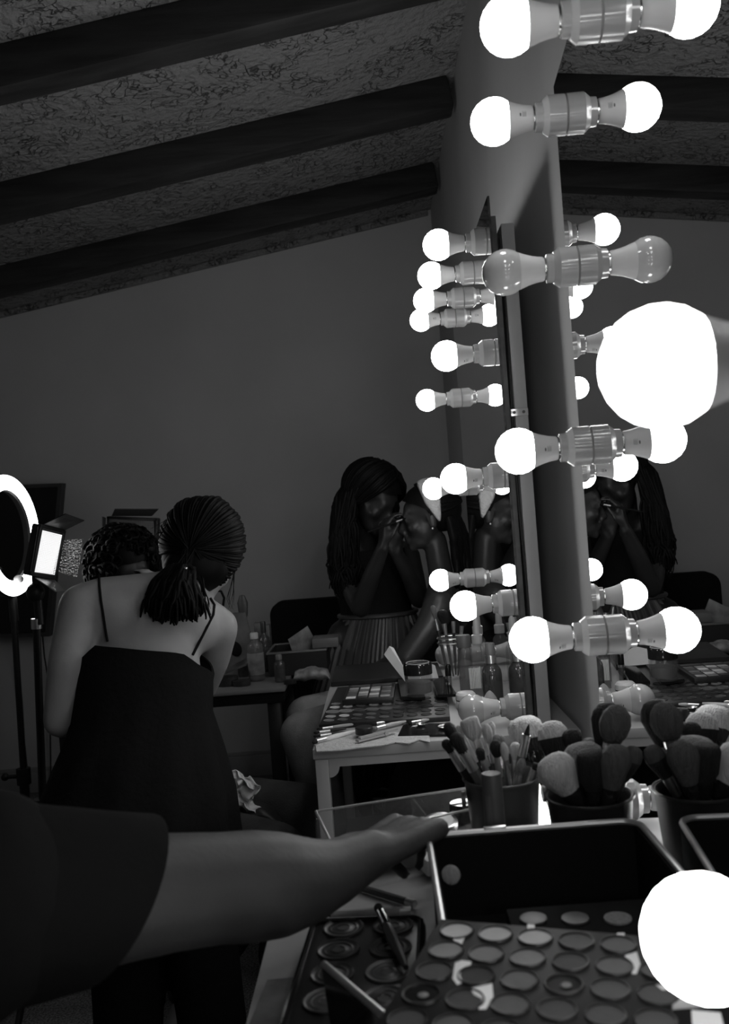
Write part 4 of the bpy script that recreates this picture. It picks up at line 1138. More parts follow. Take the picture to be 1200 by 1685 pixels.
# ================================================================== BRUSHES
def bristle_profile(rf, r, L, kind):
    if kind == 'dome': return [(rf, 0), (r * 0.80, L * 0.35), (r, L * 0.62), (r * 0.93, L * 0.80), (r * 0.65, L * 0.94), (r * 0.3, L * 0.99), (0, L)]
    if kind == 'flat': return [(rf, 0), (r * 0.92, L * 0.3), (r, L * 0.85), (r * 0.90, L * 0.96), (r * 0.5, L), (0, L)]
    if kind == 'oval': return [(rf, 0), (r * 0.85, L * 0.25), (r, L * 0.5), (r * 0.85, L * 0.75), (r * 0.45, L * 0.94), (0, L)]
    return [(rf, 0), (r, L * 0.3), (r * 0.6, L * 0.7), (0, L)]
M['br_white'] = mat('white_bristle', 0.46, 0.8, var=0.18, vscale=30, bump=0.5, bscale=60, aniso=(9, 9, 1.0))
M['br_grey'] = mat('grey_bristle', 0.075, 0.85, var=0.2, vscale=30, bump=0.5, bscale=60, aniso=(9, 9, 1.0))
M['br_tan'] = mat('soft_tan_bristle', 0.19, 0.85, var=0.2, vscale=30, bump=0.5, bscale=60, aniso=(9, 9, 1.0))
M['br_black'] = mat('black_bristle', 0.012, 0.8, var=0.3, vscale=30, bump=0.5, bscale=60, aniso=(9, 9, 1.0))
M['handle_grey'] = mat('grey_lacquer_handle', 0.10, 0.25)
def brush(label, tip, base, r, L, kind, bm_, ferr=0.028, hm='black', rf=None, rh=0.0036, flat=1.0, grp=None, two=None, fm='chrome', lie=False):
    tip, base = V(tip), V(base); ax = (base - tip).normalized()
    rf = rf or max(rh * 0.95, r * 0.42)
    loc = base
    t = thing('makeup_brush', label, 'brush', loc, group=grp)
    f0 = tip + ax * L
    fr_ = frame(f0, -ax, (1, 0, 0.01))
    fr_L = frame(f0, -ax, (1, 0, 0.01))
    rr = random.Random(hash(label) % 9999)
    wv = lambda a, tt: 1 + 0.035 * sin(11 * a + 60 * tt) + 0.03 * sin(17 * a) 
    mb = MB()
    pr = bristle_profile(rf, r, L, kind)
    if two:
        pr = [(a, b, (1 if b < L * two else 0)) for a, b in pr]
    mb.lathe(pr, fr_, 26, sy=flat, wave=wv)
    mb.build('bristles', [M[bm_], M['br_black']] if two else M[bm_], t, 60)
    MB().lathe([(0, 0.002), (rf * 1.03, 0.002), (rf * 1.06, -ferr * 0.25), (rh * 1.05, -ferr), (0, -ferr)], fr_, 16, sy=1 - (1 - flat) * 0.5).build('ferrule', M[fm], t)
    e = (base - f0).length
    pts = [f0 + ax * (ferr + 0.0003), f0 + ax * (ferr + (e - ferr) * 0.3), f0 + ax * (ferr + (e - ferr) * 0.75), base]
    MB().tube(pts, [rh, rh * 1.15, rh * 0.85, rh * 0.5], 10).build('handle', M[hm], t)
    return t

# ---------- grey tin bucket with small brushes
cup1 = V((P(828, 1300, 1.08).x, 1.085, TZ + 0.0008))
M['tin'] = mat('grey_painted_tin', 0.075, 0.42, var=0.05)
def cup(label, c, r0, r1, h, m, ears):
    t = thing('brush_cup', label, 'cup', c)
    T = Matrix.Translation(c)
    MB().lathe([(0, 0), (r0 * 0.96, 0), (r0, 0.003), (r1, h - 0.003), (r1 + 0.002, h), (r1 - 0.0015, h), (r1 - 0.004, h - 0.004), (r0 - 0.003, 0.004), (0, 0.004)], T, 40).build('cup_body', m, t)
    MB().tube([c + V(((r1 + 0.001) * cos(a), (r1 + 0.001) * sin(a), h)) for a in [2 * pi * k / 40 for k in range(41)]], 0.0018, 6).build('rolled_rim', m, t)
    if ears:
        for s_ in (-1, 1):
            ec = c + V((s_ * (r1 + 0.001), -0.006, h * 0.80))
            e_ = MB().cyl(ec, ec + V((s_ * 0.004, 0, 0)), 0.010, n=16).build('ear', m, t)
        pts = [c + V((r1 + 0.006, -0.006, h * 0.80)), c + V((r1 + 0.017, -0.012, h * 0.70)), c + V((r1 + 0.019, -0.018, h * 0.50)), c + V((r1 + 0.010, -0.022, h * 0.30)), c + V((r1 - 0.008, -0.034, h * 0.18))]
        MB().tube(pts, 0.0009, 6).build('wire_handle', M['steel'], t)
    return t
cup('grey tin bucket holding slim eye brushes on the near table', cup1, 0.036, 0.0445, 0.112, M['tin'], True)
def c1(dx, dy): return cup1 + V((dx, dy, 0.012))
G1 = 'small brushes in the grey tin bucket'
specs = [
 ('black dome-headed brush leaning farthest left in the grey tin bucket', (734, 1190), 1.06, (0.020, 0.0), 0.0072, 0.030, 'dome', 'br_black', 'black', 0.0050),
 ('thick black-headed brush with shiny barrel, second from left in the tin bucket', (746, 1207), 1.05, (0.020, -0.014), 0.0085, 0.026, 'dome', 'br_black', 'handle_grey', 0.0062),
 ('dark stubby brush at the left rim of the tin bucket', (731, 1218), 1.07, (0.012, 0.006), 0.0060, 0.018, 'dome', 'br_black', 'black', 0.0048),
 ('small white oval brush left of the big white fluffy one', (753, 1193), 1.10, (0.016, 0.014), 0.0050, 0.016, 'oval', 'br_white', 'black', 0.0040),
 ('large white fluffy blending brush in the grey tin bucket', (770, 1182), 1.09, (0.020, 0.004), 0.0115, 0.028, 'flat', 'br_white', 'black', 0.0042),
 ('white oval brush nearest the unlit bulb, taller of the pair', (808, 1186), 1.12, (-0.004, 0.020), 0.0052, 0.019, 'oval', 'br_white', 'black', 0.0040),
 ('white oval brush in front of the taller white pair member', (799, 1190), 1.09, (0.006, 0.006), 0.0064, 0.024, 'oval', 'br_white', 'handle_grey', 0.0040),
 ('grey rounded brush behind the black oval one in the tin bucket', (820, 1208), 1.10, (0.0, 0.018), 0.0075, 0.018, 'dome', 'br_tan', 'black', 0.0040),
 ('black oval brush in the middle of the tin bucket', (815, 1217), 1.07, (0.003, 0.0), 0.0078, 0.021, 'oval', 'br_black', 'handle_grey', 0.0042),
 ('narrow white brush with long chrome ferrule leaning right in the tin bucket', (828, 1221), 1.06, (0.014, -0.010), 0.0050, 0.022, 'oval', 'br_white', 'black', 0.0036),
 ('white dome brush at the back right of the tin bucket', (849, 1221), 1.12, (0.006, 0.022), 0.0068, 0.022, 'dome', 'br_white', 'black', 0.0038),
 ('pale grey bullet-shaped brush low at the right of the tin bucket', (860, 1247), 1.06, (-0.008, -0.018), 0.0058, 0.021, 'oval', 'br_tan', 'black', 0.0036),
 ('tiny black smudge brush low between ferrules in the tin bucket', (788, 1231), 1.06, (0.010, -0.016), 0.0055, 0.015, 'dome', 'br_black', 'black', 0.0036),
 ('slim dark liner brush standing tallest at the right of the tin bucket', (871, 1190), 1.07, (-0.012, -0.004), 0.0028, 0.016, 'point', 'br_black', 'handle_grey', 0.0052),
 ('dark handled brush leaning over the right rim of the tin bucket', (884, 1256), 1.07, (-0.010, -0.008), 0.0045, 0.010, 'flat', 'br_black', 'black', 0.0048),
]
for lab, px, d, off, r, L, kind, bm_, hm, rh in specs:
    brush(lab, P(px[0], px[1], d), c1(*off), r, L, kind, bm_, ferr=0.034 if 'chrome' in lab or 'fluffy' in lab else 0.024, hm=hm, rh=rh, grp=G1, flat=0.7 if 'fluffy' in lab else 1.0)
# ---------- black cup with big face brushes
cup2 = V((P(985, 1330, 1.02).x - 0.007, 1.032, TZ + 0.0008))
cup('black cup crowded with large face brushes against the near mirror', cup2, 0.039, 0.048, 0.100, M['black'], False)
def c2(dx, dy): return cup2 + V((dx, dy, 0.012))
G2 = 'large face brushes in the black cup'
specs2 = [
 ('big white dome powder brush leaning over the left of the black cup', (902, 1246), 0.975, (0.030, -0.010), 0.0220, 0.048, 'dome', 'br_white', 0.0),
 ('squat black flat-topped kabuki brush in the black cup', (972, 1236), 0.965, (0.004, -0.004), 0.0165, 0.048, 'flat', 'br_black', 0.0),
 ('broad grey rounded brush behind the black kabuki brush', (955, 1222), 1.01, (0.016, 0.010), 0.0230, 0.045, 'dome', 'br_tan', 0.0),
 ('tall round grey brush standing highest over the black cup', (1018, 1159), 0.985, (-0.004, 0.006), 0.0180, 0.046, 'oval', 'br_grey', 0.0),
 ('large black brush behind the tall round grey one', (1003, 1156), 1.030, (0.004, 0.024), 0.0195, 0.056, 'dome', 'br_black', 0.0),
 ('tapered grey brush at the front middle of the black cup', (1019, 1226), 0.955, (-0.006, -0.020), 0.0170, 0.052, 'dome', 'br_grey', 0.0),
 ('short grey brush with dark base at the right of the black cup', (1048, 1229), 0.985, (-0.016, 0.0), 0.0120, 0.043, 'dome', 'br_grey', 0.5),
 ('small pale round brush tip peeking left behind the tall grey brush', (969, 1214), 1.045, (0.010, 0.030), 0.0100, 0.026, 'dome', 'br_tan', 0.0),
 ('small pale round brush tip just beside the tall grey brush ferrule', (992, 1216), 1.040, (0.000, 0.032), 0.0095, 0.026, 'dome', 'br_tan', 0.0),
 ('white brush with black base sweeping right above the tin bucket', (858, 1180), 1.13, (-0.020, 0.034), 0.0230, 0.050, 'dome', 'br_white', 0.35),
 ('white and black two-tone brush sweeping toward the black cup', (905, 1186), 1.08, (-0.010, 0.026), 0.0190, 0.055, 'dome', 'br_white', 0.45),
 ('dark round brush end at the right of the two-tone brush', (940, 1199), 1.05, (-0.004, 0.018), 0.0120, 0.030, 'dome', 'br_black', 0.0),
]
for lab, px, d, off, r, L, kind, bm_, two in specs2:
    brush(lab, P(px[0], px[1], d + 0.028), c2(*off), r, L, kind, bm_, ferr=0.022, hm='black', rh=0.0050, rf=r * 0.5, flat=0.75, grp=G2, two=two or None, fm='chrome' if 'tall' in lab or 'base at the right' in lab else 'blackgloss')

# ---------- upright tube with barcode in front of the tin bucket
tb = V((P(814, 1340, 1.01).x, 1.012, TZ + 0.0008))
tube_ = thing('cosmetic_tube', 'grey cosmetic tube with barcode standing in front of the tin bucket', 'tube', tb)
htop = P(812, 1272, 1.012).z - tb.z
MB().lathe([(0, 0), (0.0120, 0), (0.0125, 0.002), (0.0112, htop - 0.003), (0.0105, htop), (0.0085, htop - 0.0006), (0, htop - 0.0006)], Matrix.Translation(tb), 32).build('tube_body', M['tin'], tube_)
mb = MB()
for k in range(14):
    a = -2.05 + 0.0; z = htop * 0.48 + k * 0.0022
    if k in (3, 8): continue
    r_ = 0.0122; w = 0.0012 if k % 3 else 0.0006
    mb.add([tb + V((r_ * cos(b_), r_ * sin(b_), zz)) for b_, zz in ((-2.35, z), (-1.95, z), (-1.95, z + w), (-2.35, z + w))], [[0, 1, 2, 3]])
stuff(mb.build('barcode', M['ink'], tube_, 0))
mb = MB(); r_ = 0.01205
mb.add([tb + V((r_ * cos(b_), r_ * sin(b_), zz)) for b_, zz in ((-2.45, htop * 0.44), (-2.15, htop * 0.44), (-1.85, htop * 0.44), (-1.85, htop * 0.84), (-2.15, htop * 0.84), (-2.45, htop * 0.84))], [[0, 1, 4, 5], [1, 2, 3, 4]])
mb.build('label', M['grey'], tube_, 0)

# ---------- open black case with silver rim
kx0, kx1, ky0, ky1, kz = 0.030, 0.250, 0.615, 0.965, 0.856
case = thing('makeup_case', 'open black case with rounded silver rim in the foreground', 'case', ((kx0 + kx1) / 2, (ky0 + ky1) / 2, TZ + 0.0008))
mb = MB(); t_ = 0.004; zb = TZ + 0.001
mb.bb(kx0, kx1, ky0, ky0 + t_, zb, kz - 0.003); mb.bb(kx0, kx1, ky1 - t_, ky1, zb, kz - 0.003); mb.bb(kx0, kx0 + t_, ky0 + t_, ky1 - t_, zb, kz - 0.003); mb.bb(kx1 - t_, kx1, ky0 + t_, ky1 - t_, zb, kz - 0.003); mb.bb(kx0 + t_, kx1 - t_, ky0 + t_, ky1 - t_, zb, zb + 0.004)
mb.build('case_body', M['blackmatte'], case, 0)
mb = MB(); rp = rrect(kx1 - kx0 + 0.002, ky1 - ky0 + 0.002, 0.020, 6)
pts = [V(((kx0 + kx1) / 2 + a, (ky0 + ky1) / 2 + b, kz)) for a, b in rp]
mb.tube(pts + [pts[0], pts[1]], 0.0034, 8); mb.build('rim', M['rim'], case)
mb = MB(); mb.bb(0.088, 0.112, ky1 - 0.001, ky1 + 0.004, kz - 0.006, kz + 0.005, 0.001); mb.build('latch', M['chrome'], case)
pd = P(742, 1440, 0.865);  # pale disc added in place of a fingertip inside the case
c_ = MB().lathe([(0, 0), (0.0085, 0), (0.0092, 0.002), (0.0085, 0.006), (0.006, 0.008), (0, 0.0085)], Matrix.Translation(pd) @ Matrix.Rotation(radians(68), 4, 'X'), 20, sx=1.0).build('fingertip_pad', M['br_tan'], None, loc=tuple(pd)); tag(c_, 'small pale round pad standing in for a fingertip at the left inner side of the open case', 'pad')
# small palette lying in the case
ip = thing('eyeshadow_palette', 'small dark round-pan palette inside the open silver-rimmed case', 'palette', tuple(Q(975, 1512, 0.815)))
q0 = Q(975, 1512, 0.815)
MB().bb(q0.x - 0.075, q0.x + 0.075, q0.y - 0.05, q0.y + 0.035, zb + 0.0045, 0.815, 0.002).build('tray', M['blackmatte'], ip)
for k, (px, m) in enumerate(((878, 'darkgrey'), (947, 'darkgrey'), (1017, 'br_tan'))):
    q = Q(px, 1513, 0.8155); MB().lathe([(0, 0), (0.0125, 0), (0.0125, 0.0018), (0.011, 0.0022), (0, 0.0016)], Matrix.Translation(q), 28).build('pan', M[m], ip)

# ---------- the big foreground palette
PZ = 0.8605
M['palette_black'] = mat('palette_card_black', 0.010, 0.55, spec=0.15, var=0.4, vscale=50)
pan_v = [[.45, .42, .40, .10, .12, .10], [.22, .18, .20, .06, .12, .10], [.06, .035, .12, .02, .08, .07], [.02, .05, .09, .05, .06, .06], [.05, .08, .05, .05, .05, .04]]
fp = thing('eyeshadow_palette', 'large black palette of big round pans laid over the front of the open case', 'palette', tuple(Q(880, 1590, PZ)))
o_ = Q(752, 1533, PZ + 0.008); e_r = (Q(1018, 1556, PZ + 0.008) - o_) / 4; e_c = (Q(685, 1637, PZ + 0.008) - o_) / 3
ur, uc = e_r.normalized(), e_c.normalized()
# keep the grid square
uc = V((ur.y, -ur.x, 0)); sp_r, sp_c = e_r.length, (e_c.dot(uc))
mxp = Matrix((ur, -uc, V((0, 0, 1)))).transposed().to_4x4(); mxp.translation = o_
pan_me = {}; M['pan_rim'] = mat('well_rim', 0.02, 0.4, spec=0.4)
mb = MB(); ang_c = (e_c - uc * sp_c).dot(ur) / sp_r         # shear left over from perspective reading, ignored in the build
W_, H_ = 5.9 * sp_r, 5.2 * sp_c
hole_r = 0.0124
mb.box((W_ / 2 - 0.62 * sp_r, -H_ / 2 + 0.62 * sp_c, -0.004), (W_, H_, 0.008), mxp, 0.0012)
mb.build('tray', M['palette_black'], fp)
rnd = random.Random(3)
for i in range(5):
    for j in range(6):
        v = pan_v[i][j]
        if j == 5 and i < 1: pass
        c_ = mxp @ V((j * sp_r, -i * sp_c, 0.0002))
        key = round(v, 3)
        if key not in pan_me:
            M['pan%g' % key] = mat('pressed_powder_%d' % int(key * 1000), key, 0.75, var=0.12, vscale=40, bump=0.15, bscale=70, spec=0.25); pan_me[key] = 1
        empty = (i, j) in ((2, 3), (3, 0))
        T = Matrix.Translation(c_)
        r_ = hole_r
        pn = MB().lathe([(0, 0.0002), (r_ * 0.94, 0.0003), (r_, 0.0001), (r_, -0.001)], T, 30).build('pan', [M['pan%g' % key] if not empty else M['blackgloss']], fp)
        MB().lathe([(r_ * 1.005, 0.0), (r_ * 1.01, 0.0016), (r_ * 1.05, 0.0017), (r_ * 1.10, 0.0002)], T, 30).build('pan_rim', M['pan_rim'], pn)
        if empty: MB().ell(c_ + V((0.001, -0.002, 0.0012)), (0.004, 0.0035, 0.001), None, 12, 6).build('glue_dot', M['br_tan'], pn)
def scrap(pts, lab):
    q = [Q(a, b, PZ + 0.0086) for a, b in pts]; n_ = len(q); mb = MB()
    mb.add(q + [p + V((0, 0, -0.0004)) for p in q], [list(range(n_))[::-1], [n_ + k for k in range(n_)]] + [[k, (k + 1) % n_, n_ + (k + 1) % n_, n_ + k] for k in range(n_)])
    mb.build('paper_scrap', M['paper'], fp, 0)
scrap([(743, 1540), (765, 1542), (760, 1553), (748, 1549)], '')
scrap([(868, 1520), (880, 1521), (880, 1530), (868, 1529)], '')
scrap([(749, 1584), (760, 1580), (776, 1582), (774, 1590), (760, 1594), (757, 1604), (762, 1616), (752, 1620), (745, 1610)], '')
scrap([(774, 1626), (810, 1618), (812, 1640), (800, 1660), (788, 1660), (794, 1644), (780, 1636)], '')
scrap([(1028, 1572), (1048, 1566), (1054, 1586), (1048, 1602), (1040, 1602), (1042, 1588)], '')
scrap([(1016, 1535), (1028, 1535), (1028, 1541), (1015, 1541)], '')
scrap([(1076, 1617), (1092, 1616), (1108, 1628), (1090, 1629)], '')
scrap([(1138, 1662), (1186, 1666), (1192, 1690), (1140, 1690)], '')

# ---------- the left palette with ringed wells, its lid and brush
LZ = TZ + 0.0008
M['well_dark'] = mat('dark_pan_metal', 0.025, 0.4); M['well_light'] = mat('dull_pan_metal', 0.05, 0.4)
lpz = 0.787
left = thing('makeup_palette', 'black palette with ringed metal wells under the reaching arm', 'palette', tuple(Q(590, 1590, LZ)))
c0, c1_ = Q(512, 1516, lpz), Q(700, 1508, lpz)
ur = (c1_ - c0).normalized(); uc = V((ur.y, -ur.x, 0))
mxl = Matrix((ur, -uc, V((0, 0, 1)))).transposed().to_4x4(); mxl.translation = c0
wl = min((c1_ - c0).length, 0.118)
mb = MB(); mb.box((wl / 2, -0.105, (LZ - lpz) / 2), (wl, 0.21, lpz - LZ), mxl, 0.006); mb.build('tray', M['black'], left)
mb = MB(); pts = [mxl @ V((wl / 2 + a, -0.105 + b, 0.001)) for a, b in rrect(wl - 0.008, 0.202, 0.010, 5)]; mb.tube(pts + [pts[0], pts[1]], 0.0030, 6); mb.build('raised_edge', M['blackgloss'], left)
for i in range(4):
    for j in range(2):
        c_ = mxl @ V((0.036 + j * 0.050, -0.020 - i * 0.0455, 0.0002)); T = Matrix.Translation(c_); r_ = 0.0195
        pn = MB().lathe([(0, 0.0008), (r_ * 0.28, 0.0008), (r_ * 0.32, 0.0016), (r_ * 0.40, 0.0008), (r_ * 0.62, 0.0006), (r_ * 0.68, 0.0015), (r_ * 0.76, 0.0006), (r_ * 0.9, 0.0008), (r_, 0.0022), (r_ * 1.05, 0.0022), (r_ * 1.06, 0)], T, 32).build('pan', M['well_dark'] if (i + j) % 3 else M['well_light'], left)
brush('slim black brush laid across the ringed black palette', Q(622, 1492, lpz + 0.014), Q(668, 1592, lpz + 0.010), 0.0045, 0.016, 'flat', 'br_black', hm='black', rh=0.0050, fm='blackgloss')
q0, q1 = P(529, 1589, 0.745), P(652, 1696, 0.62)
lid = thing('flat_case', 'black flat case with a thin silver edge standing at the bottom edge', 'case', (q0.x, q0.y, lpz + 0.002))
zb_ = lpz + 0.004
slab4([q0, q1, V((q1.x + 0.004, q1.y - 0.006, zb_)), V((q0.x + 0.004, q0.y - 0.006, zb_))], 0.006).build('panel', M['blackgloss'], lid, 0)
MB().tube([q0 + V((0.002, 0.002, 0)), q1 + V((0.002, 0.002, 0))], 0.0030, 8).build('silver_edge', M['chrome'], lid)

# ---------- clear organiser tray behind the hand
oz0, oz1 = TZ + 0.0008, 0.832
oc = [Q(520, 1335, oz1), Q(772, 1296, oz1), Q(800, 1326, oz1), Q(543, 1382, oz1)]
org = thing('organiser_tray', 'clear acrylic organiser tray holding compacts behind the reaching hand', 'tray', (sum((q.x for q in oc)) / 4, sum((q.y for q in oc)) / 4, oz0))
def low(q, z=oz0): return V((q.x, q.y, z))
for a_, b_ in ((0, 1), (1, 2), (2, 3), (3, 0)):
    p0, p1 = oc[a_], oc[b_]
    slab4([p0, p1, low(p1), low(p0)], 0.0022).build('side_wall', M['acrylic'], org, 0)
    MB().tube([p0, p1], 0.0016, 6).build('top_edge', M['acrylic_edge'] if 'acrylic_edge' in M else M['frost'], org)
slab4([low(q, oz0 + 0.003) for q in oc], 0.002, (0, 0, -1)).build('tray_floor', M['acrylic'], org, 0)
mid0, mid1 = oc[3].lerp(oc[2], 0.62), oc[0].lerp(oc[1], 0.62)
slab4([mid0, mid1, low(mid1, oz0 + 0.004), low(mid0, oz0 + 0.004)], 0.002).build('divider', M['acrylic'], org, 0)
def disc(name, lab, c, r, h, m, tilt=(0, 0), top=None):
    t = thing(name, lab, 'compact', c, mx=Matrix.Translation(c) @ Euler((tilt[0], tilt[1], 0)).to_matrix().to_4x4())
    mx_ = ROOTM[t.name]
    MB().lathe([(0, 0), (r * 0.95, 0), (r, h * 0.2), (r, h * 0.5)], mx_, 28).build('base', m, t)
    MB().lathe([(r * 1.0, h * 0.52), (r * 1.02, h * 0.55), (r * 1.0, h * 0.9), (r * 0.92, h), (0, h)], mx_, 28).build('lid', m, t)
    if top: MB().lathe([(0, h + 0.0004), (r * 0.75, h + 0.0004), (r * 0.78, h - 0.0002)], mx_, 28).build('lid_print', top, t)
    return t
c_ = MB().box((0, 0, 0), (0.150, 0.062, 0.027), Matrix.Translation((0.012, 1.133, oz0 + 0.0185)) @ Matrix.Rotation(radians(12), 4, 'Z'), 0.003).build('flat_case', M['darkgrey'], None, loc=(0.012, 1.133, oz0 + 0.004)); tag(c_, 'long dark box under the compacts inside the clear tray', 'box')
zt_ = oz0 + 0.0325
disc('compact', 'black round compact in the middle of the clear tray', V((Q(640, 1356, zt_).x, 1.128, zt_)), 0.0170, 0.014, M['blackgloss'])
disc('compact', 'pale oval compact at the left end of the clear tray', V((Q(588, 1366, zt_).x, 1.112, zt_)), 0.024, 0.010, M['grey'])
disc('compact', 'silver-rimmed compact with printed lid in the clear tray', V((Q(722, 1346, zt_).x, 1.150, zt_)), 0.022, 0.012, M['steel'], (0.15, 0), M['paper'])
disc('compact', 'dark domed compact at the right end of the clear tray', V((Q(762, 1330, zt_).x - 0.004, 1.172, zt_)), 0.017, 0.024, M['blackgloss'])
mb = MB(); q0 = V((Q(690, 1372, oz0 + 0.0045).x + 0.02, 1.088, oz0 + 0.0045))
c_ = mb.box((0, 0, 0), (0.045, 0.03, 0.02), Matrix.Translation(q0 + V((0, 0, 0.0105))) @ Matrix.Rotation(0.3, 4, 'Z'), 0.003).build('carton', M['paper'], None, loc=tuple(q0)); tag(c_, 'small white carton lying at the front of the clear tray', 'box')
# pencils and a sheet on the near table
for i, (a, b, lab) in enumerate((((545, 1503), (702, 1497), 'long pale pencil lying below the reaching forearm'), ((588, 1466), (695, 1499), 'dark pencil lying crosswise above the pale pencil'))):
    q0, q1 = Q(a[0], a[1], TZ + 0.0055), Q(b[0], b[1], TZ + 0.0055); ax = (q1 - q0).normalized()
    if i: q0 += V((0, 0.012, 0)); q1 += V((0, 0.012, 0))
    q1 = q0 + ax * min((q1 - q0).length, 0.075)
    t = thing('cosmetic_pencil', lab, 'pencil', tuple(q0))
    MB().cyl(q0, q1, 0.0042, n=10).build('barrel', M['frost' if i == 0 else 'darkgrey'], t)
    MB().lathe([(0.0042, 0), (0.0012, 0.012), (0, 0.0145)], frame(q0, -ax), 10).build('tip', M['ink'], t)
    MB().cyl(q1 + ax * 0.0002, q1 + ax * 0.012, 0.0044, n=10).build('end_cap', M['chrome'], t)
q = [Q(a, b, TZ + 0.0012) for a, b in ((440, 1612), (502, 1606), (490, 1690), (408, 1690))]
c_ = slab4(q, 0.0006, (0, 0, -1)).build('paper_sheet', M['greypaper'], None, 0, loc=tuple(q[3])); tag(c_, 'dull printed sheet at the left corner of the near table', 'paper')

# ================================================================== THINGS ON THE FARTHER TABLE
tzz = TZ + 0.0008
# large palette
bp_ = [Q(528, 1192, tzz + 0.010), Q(744, 1180, tzz + 0.010), Q(727, 1138, tzz + 0.010), Q(527, 1134, tzz + 0.010)]
big = thing('eyeshadow_palette', 'wide black palette of small round pans on the farther table', 'palette', tuple(Q(630, 1165, tzz)))
ur = V((cos(radians(-3)), sin(radians(-3)), 0)); uc = V((-ur.y, ur.x, 0)); Wp = (bp_[1] - bp_[0]).length; Hp = 0.40
mxq = Matrix((ur, uc, V((0, 0, 1)))).transposed().to_4x4(); mxq.translation = V((bp_[0].x - 0.004, bp_[0].y, tzz))
MB().box((Wp / 2, Hp / 2, 0.005), (Wp, Hp, 0.010), mxq, 0.0015).build('tray', M['black'], big)
rnd = random.Random(8); vals = [0.6, 0.5, 0.16, 0.42, 0.22, 0.04, 0.05, 0.06, 0.12]
pan_small = {}
for j in range(9):
    for i in range(5):
        y_ = (0.030, 0.066, 0.112, 0.156, 0.192)[i]; r_ = 0.0155 if i == 2 else 0.0105
        v = max(0.02, vals[j] * rnd.uniform(0.35, 1.1)); v = (0.03, 0.08, 0.16, 0.3, 0.5, 0.65)[min(5, int(v * 9))]
        if (i + j) % 4 == 1: v *= 0.5
        key = 'pw%g' % v
        if key not in M: M[key] = mat('pressed_powder_small', v, 0.55, bump=0.1, bscale=90)
        x_ = Wp * (0.065 + 0.108 * j)
        T = mxq @ Matrix.Translation((x_, y_, 0.0102))
        MB().lathe([(0, 0.0012), (r_ * 0.5, 0.0010), (r_ * 0.92, 0.0004), (r_, 0.0014), (r_ * 1.06, 0.0014), (r_ * 1.08, 0)], T, 24).build('pan', M[key], big)
# square palette of oblong pans lying on it
sq = thing('eyeshadow_palette', 'square black palette of oblong pans lying on the wide palette', 'palette', tuple(Q(607, 1140, tzz + 0.0106)))
s0_, s1_, s2_, s3_ = Q(563, 1152, 0.79), Q(647, 1147, 0.79), Q(640, 1112, 0.79), Q(566, 1114, 0.79)
ur = V((cos(radians(-3)), sin(radians(-3)), 0)); uc = V((-ur.y, ur.x, 0)); Ws = (s1_ - s0_).length; Hs = 0.175
mxs_ = Matrix((ur, uc, V((0, 0, 1)))).transposed().to_4x4(); mxs_.translation = V((s0_.x, s0_.y, tzz + 0.0108))
MB().box((Ws / 2, Hs / 2, 0.0065), (Ws, Hs, 0.013), mxs_, 0.0015).build('tray', M['black'], sq)
for j in range(4):
    for i in range(5):
        v = (0.03, 0.08, 0.16, 0.3, 0.5, 0.65)[rnd.choice((0, 1, 2, 3, 3, 4, 2))]
        if (i, j) in ((0, 0), (3, 2)): v = 0.65
        key = 'pw%g' % v
        if key not in M: M[key] = mat('pressed_powder_small', v, 0.55, bump=0.1, bscale=90)
        MB().box((Ws * (0.16 + 0.225 * j), 0.018 + 0.0255 * i, 0.0138), (Ws * 0.19, 0.020, 0.0016), mxs_, 0.0005).build('pan', M[key], sq)
for j in range(2): MB().box((Ws * (0.27 + 0.45 * j), 0.152, 0.0138), (Ws * 0.40, 0.022, 0.0016), mxs_, 0.0005).build('pan', M['tin'], sq)
# dark flat cases
c_ = MB().bb(-0.150, 0.075, 2.345, 2.600, tzz, tzz + 0.012, 0.002).build('flat_case', M['black'], None, loc=(-0.04, 2.47, tzz)); tag(c_, 'thin black folder behind the wide palette on the farther table', 'case')
for i, (cn, z, th, lab) in enumerate((
    ([(660, 1146), (700, 1146), (690, 1118), (655, 1118)], tzz + 0.012, 0.008, 'black flat compact case under the lidded jar'),
    ([(720, 1143), (752, 1142), (733, 1113), (712, 1118)], tzz + 0.020, 0.006, 'dark glossy card case beside the lidded jar'),
    ([(655, 1116), (730, 1112), (720, 1090), (655, 1092)], tzz + 0.0, 0.014, 'long black case behind the lidded jar near the far mirror'))):
    q = [Q(a, b, z + th) for a, b in cn]
    y0_ = min(p.y for p in q)
    c_ = slab4(q, th, (0, 0, -1)).build('flat_case', M['black' if i != 1 else 'blackgloss'], None, 0, loc=tuple(q[0] - V((0, 0, th)))); tag(c_, lab, 'case')
# clear jar with black lid
jb = Q(691, 1143, tzz + 0.021); jr = 0.0315
jar = thing('cream_jar', 'clear jar with black lid on the farther table', 'jar', tuple(jb))
jh = 0.072
MB().lathe([(0, 0), (jr * 0.96, 0), (jr, 0.004), (jr, jh * 0.60), (jr * 0.93, jh * 0.64), (jr * 0.9, jh * 0.64), (jr * 0.88, 0.006), (0, 0.006)], Matrix.Translation(jb), 36).build('jar_glass', M['glass'], jar)
MB().lathe([(0, 0.0065), (jr * 0.86, 0.0065), (jr * 0.86, jh * 0.40), (0, jh * 0.40)], Matrix.Translation(jb), 36).build('cream', M['darkgrey'], jar)
MB().lathe([(jr * 0.93, jh * 0.655), (jr * 1.02, jh * 0.655), (jr * 1.03, jh * 0.95), (jr * 0.98, jh), (jr * 0.80, jh), (jr * 0.78, jh * 0.985), (0, jh * 0.985)], Matrix.Translation(jb), 36).build('lid', M['blackgloss'], jar)
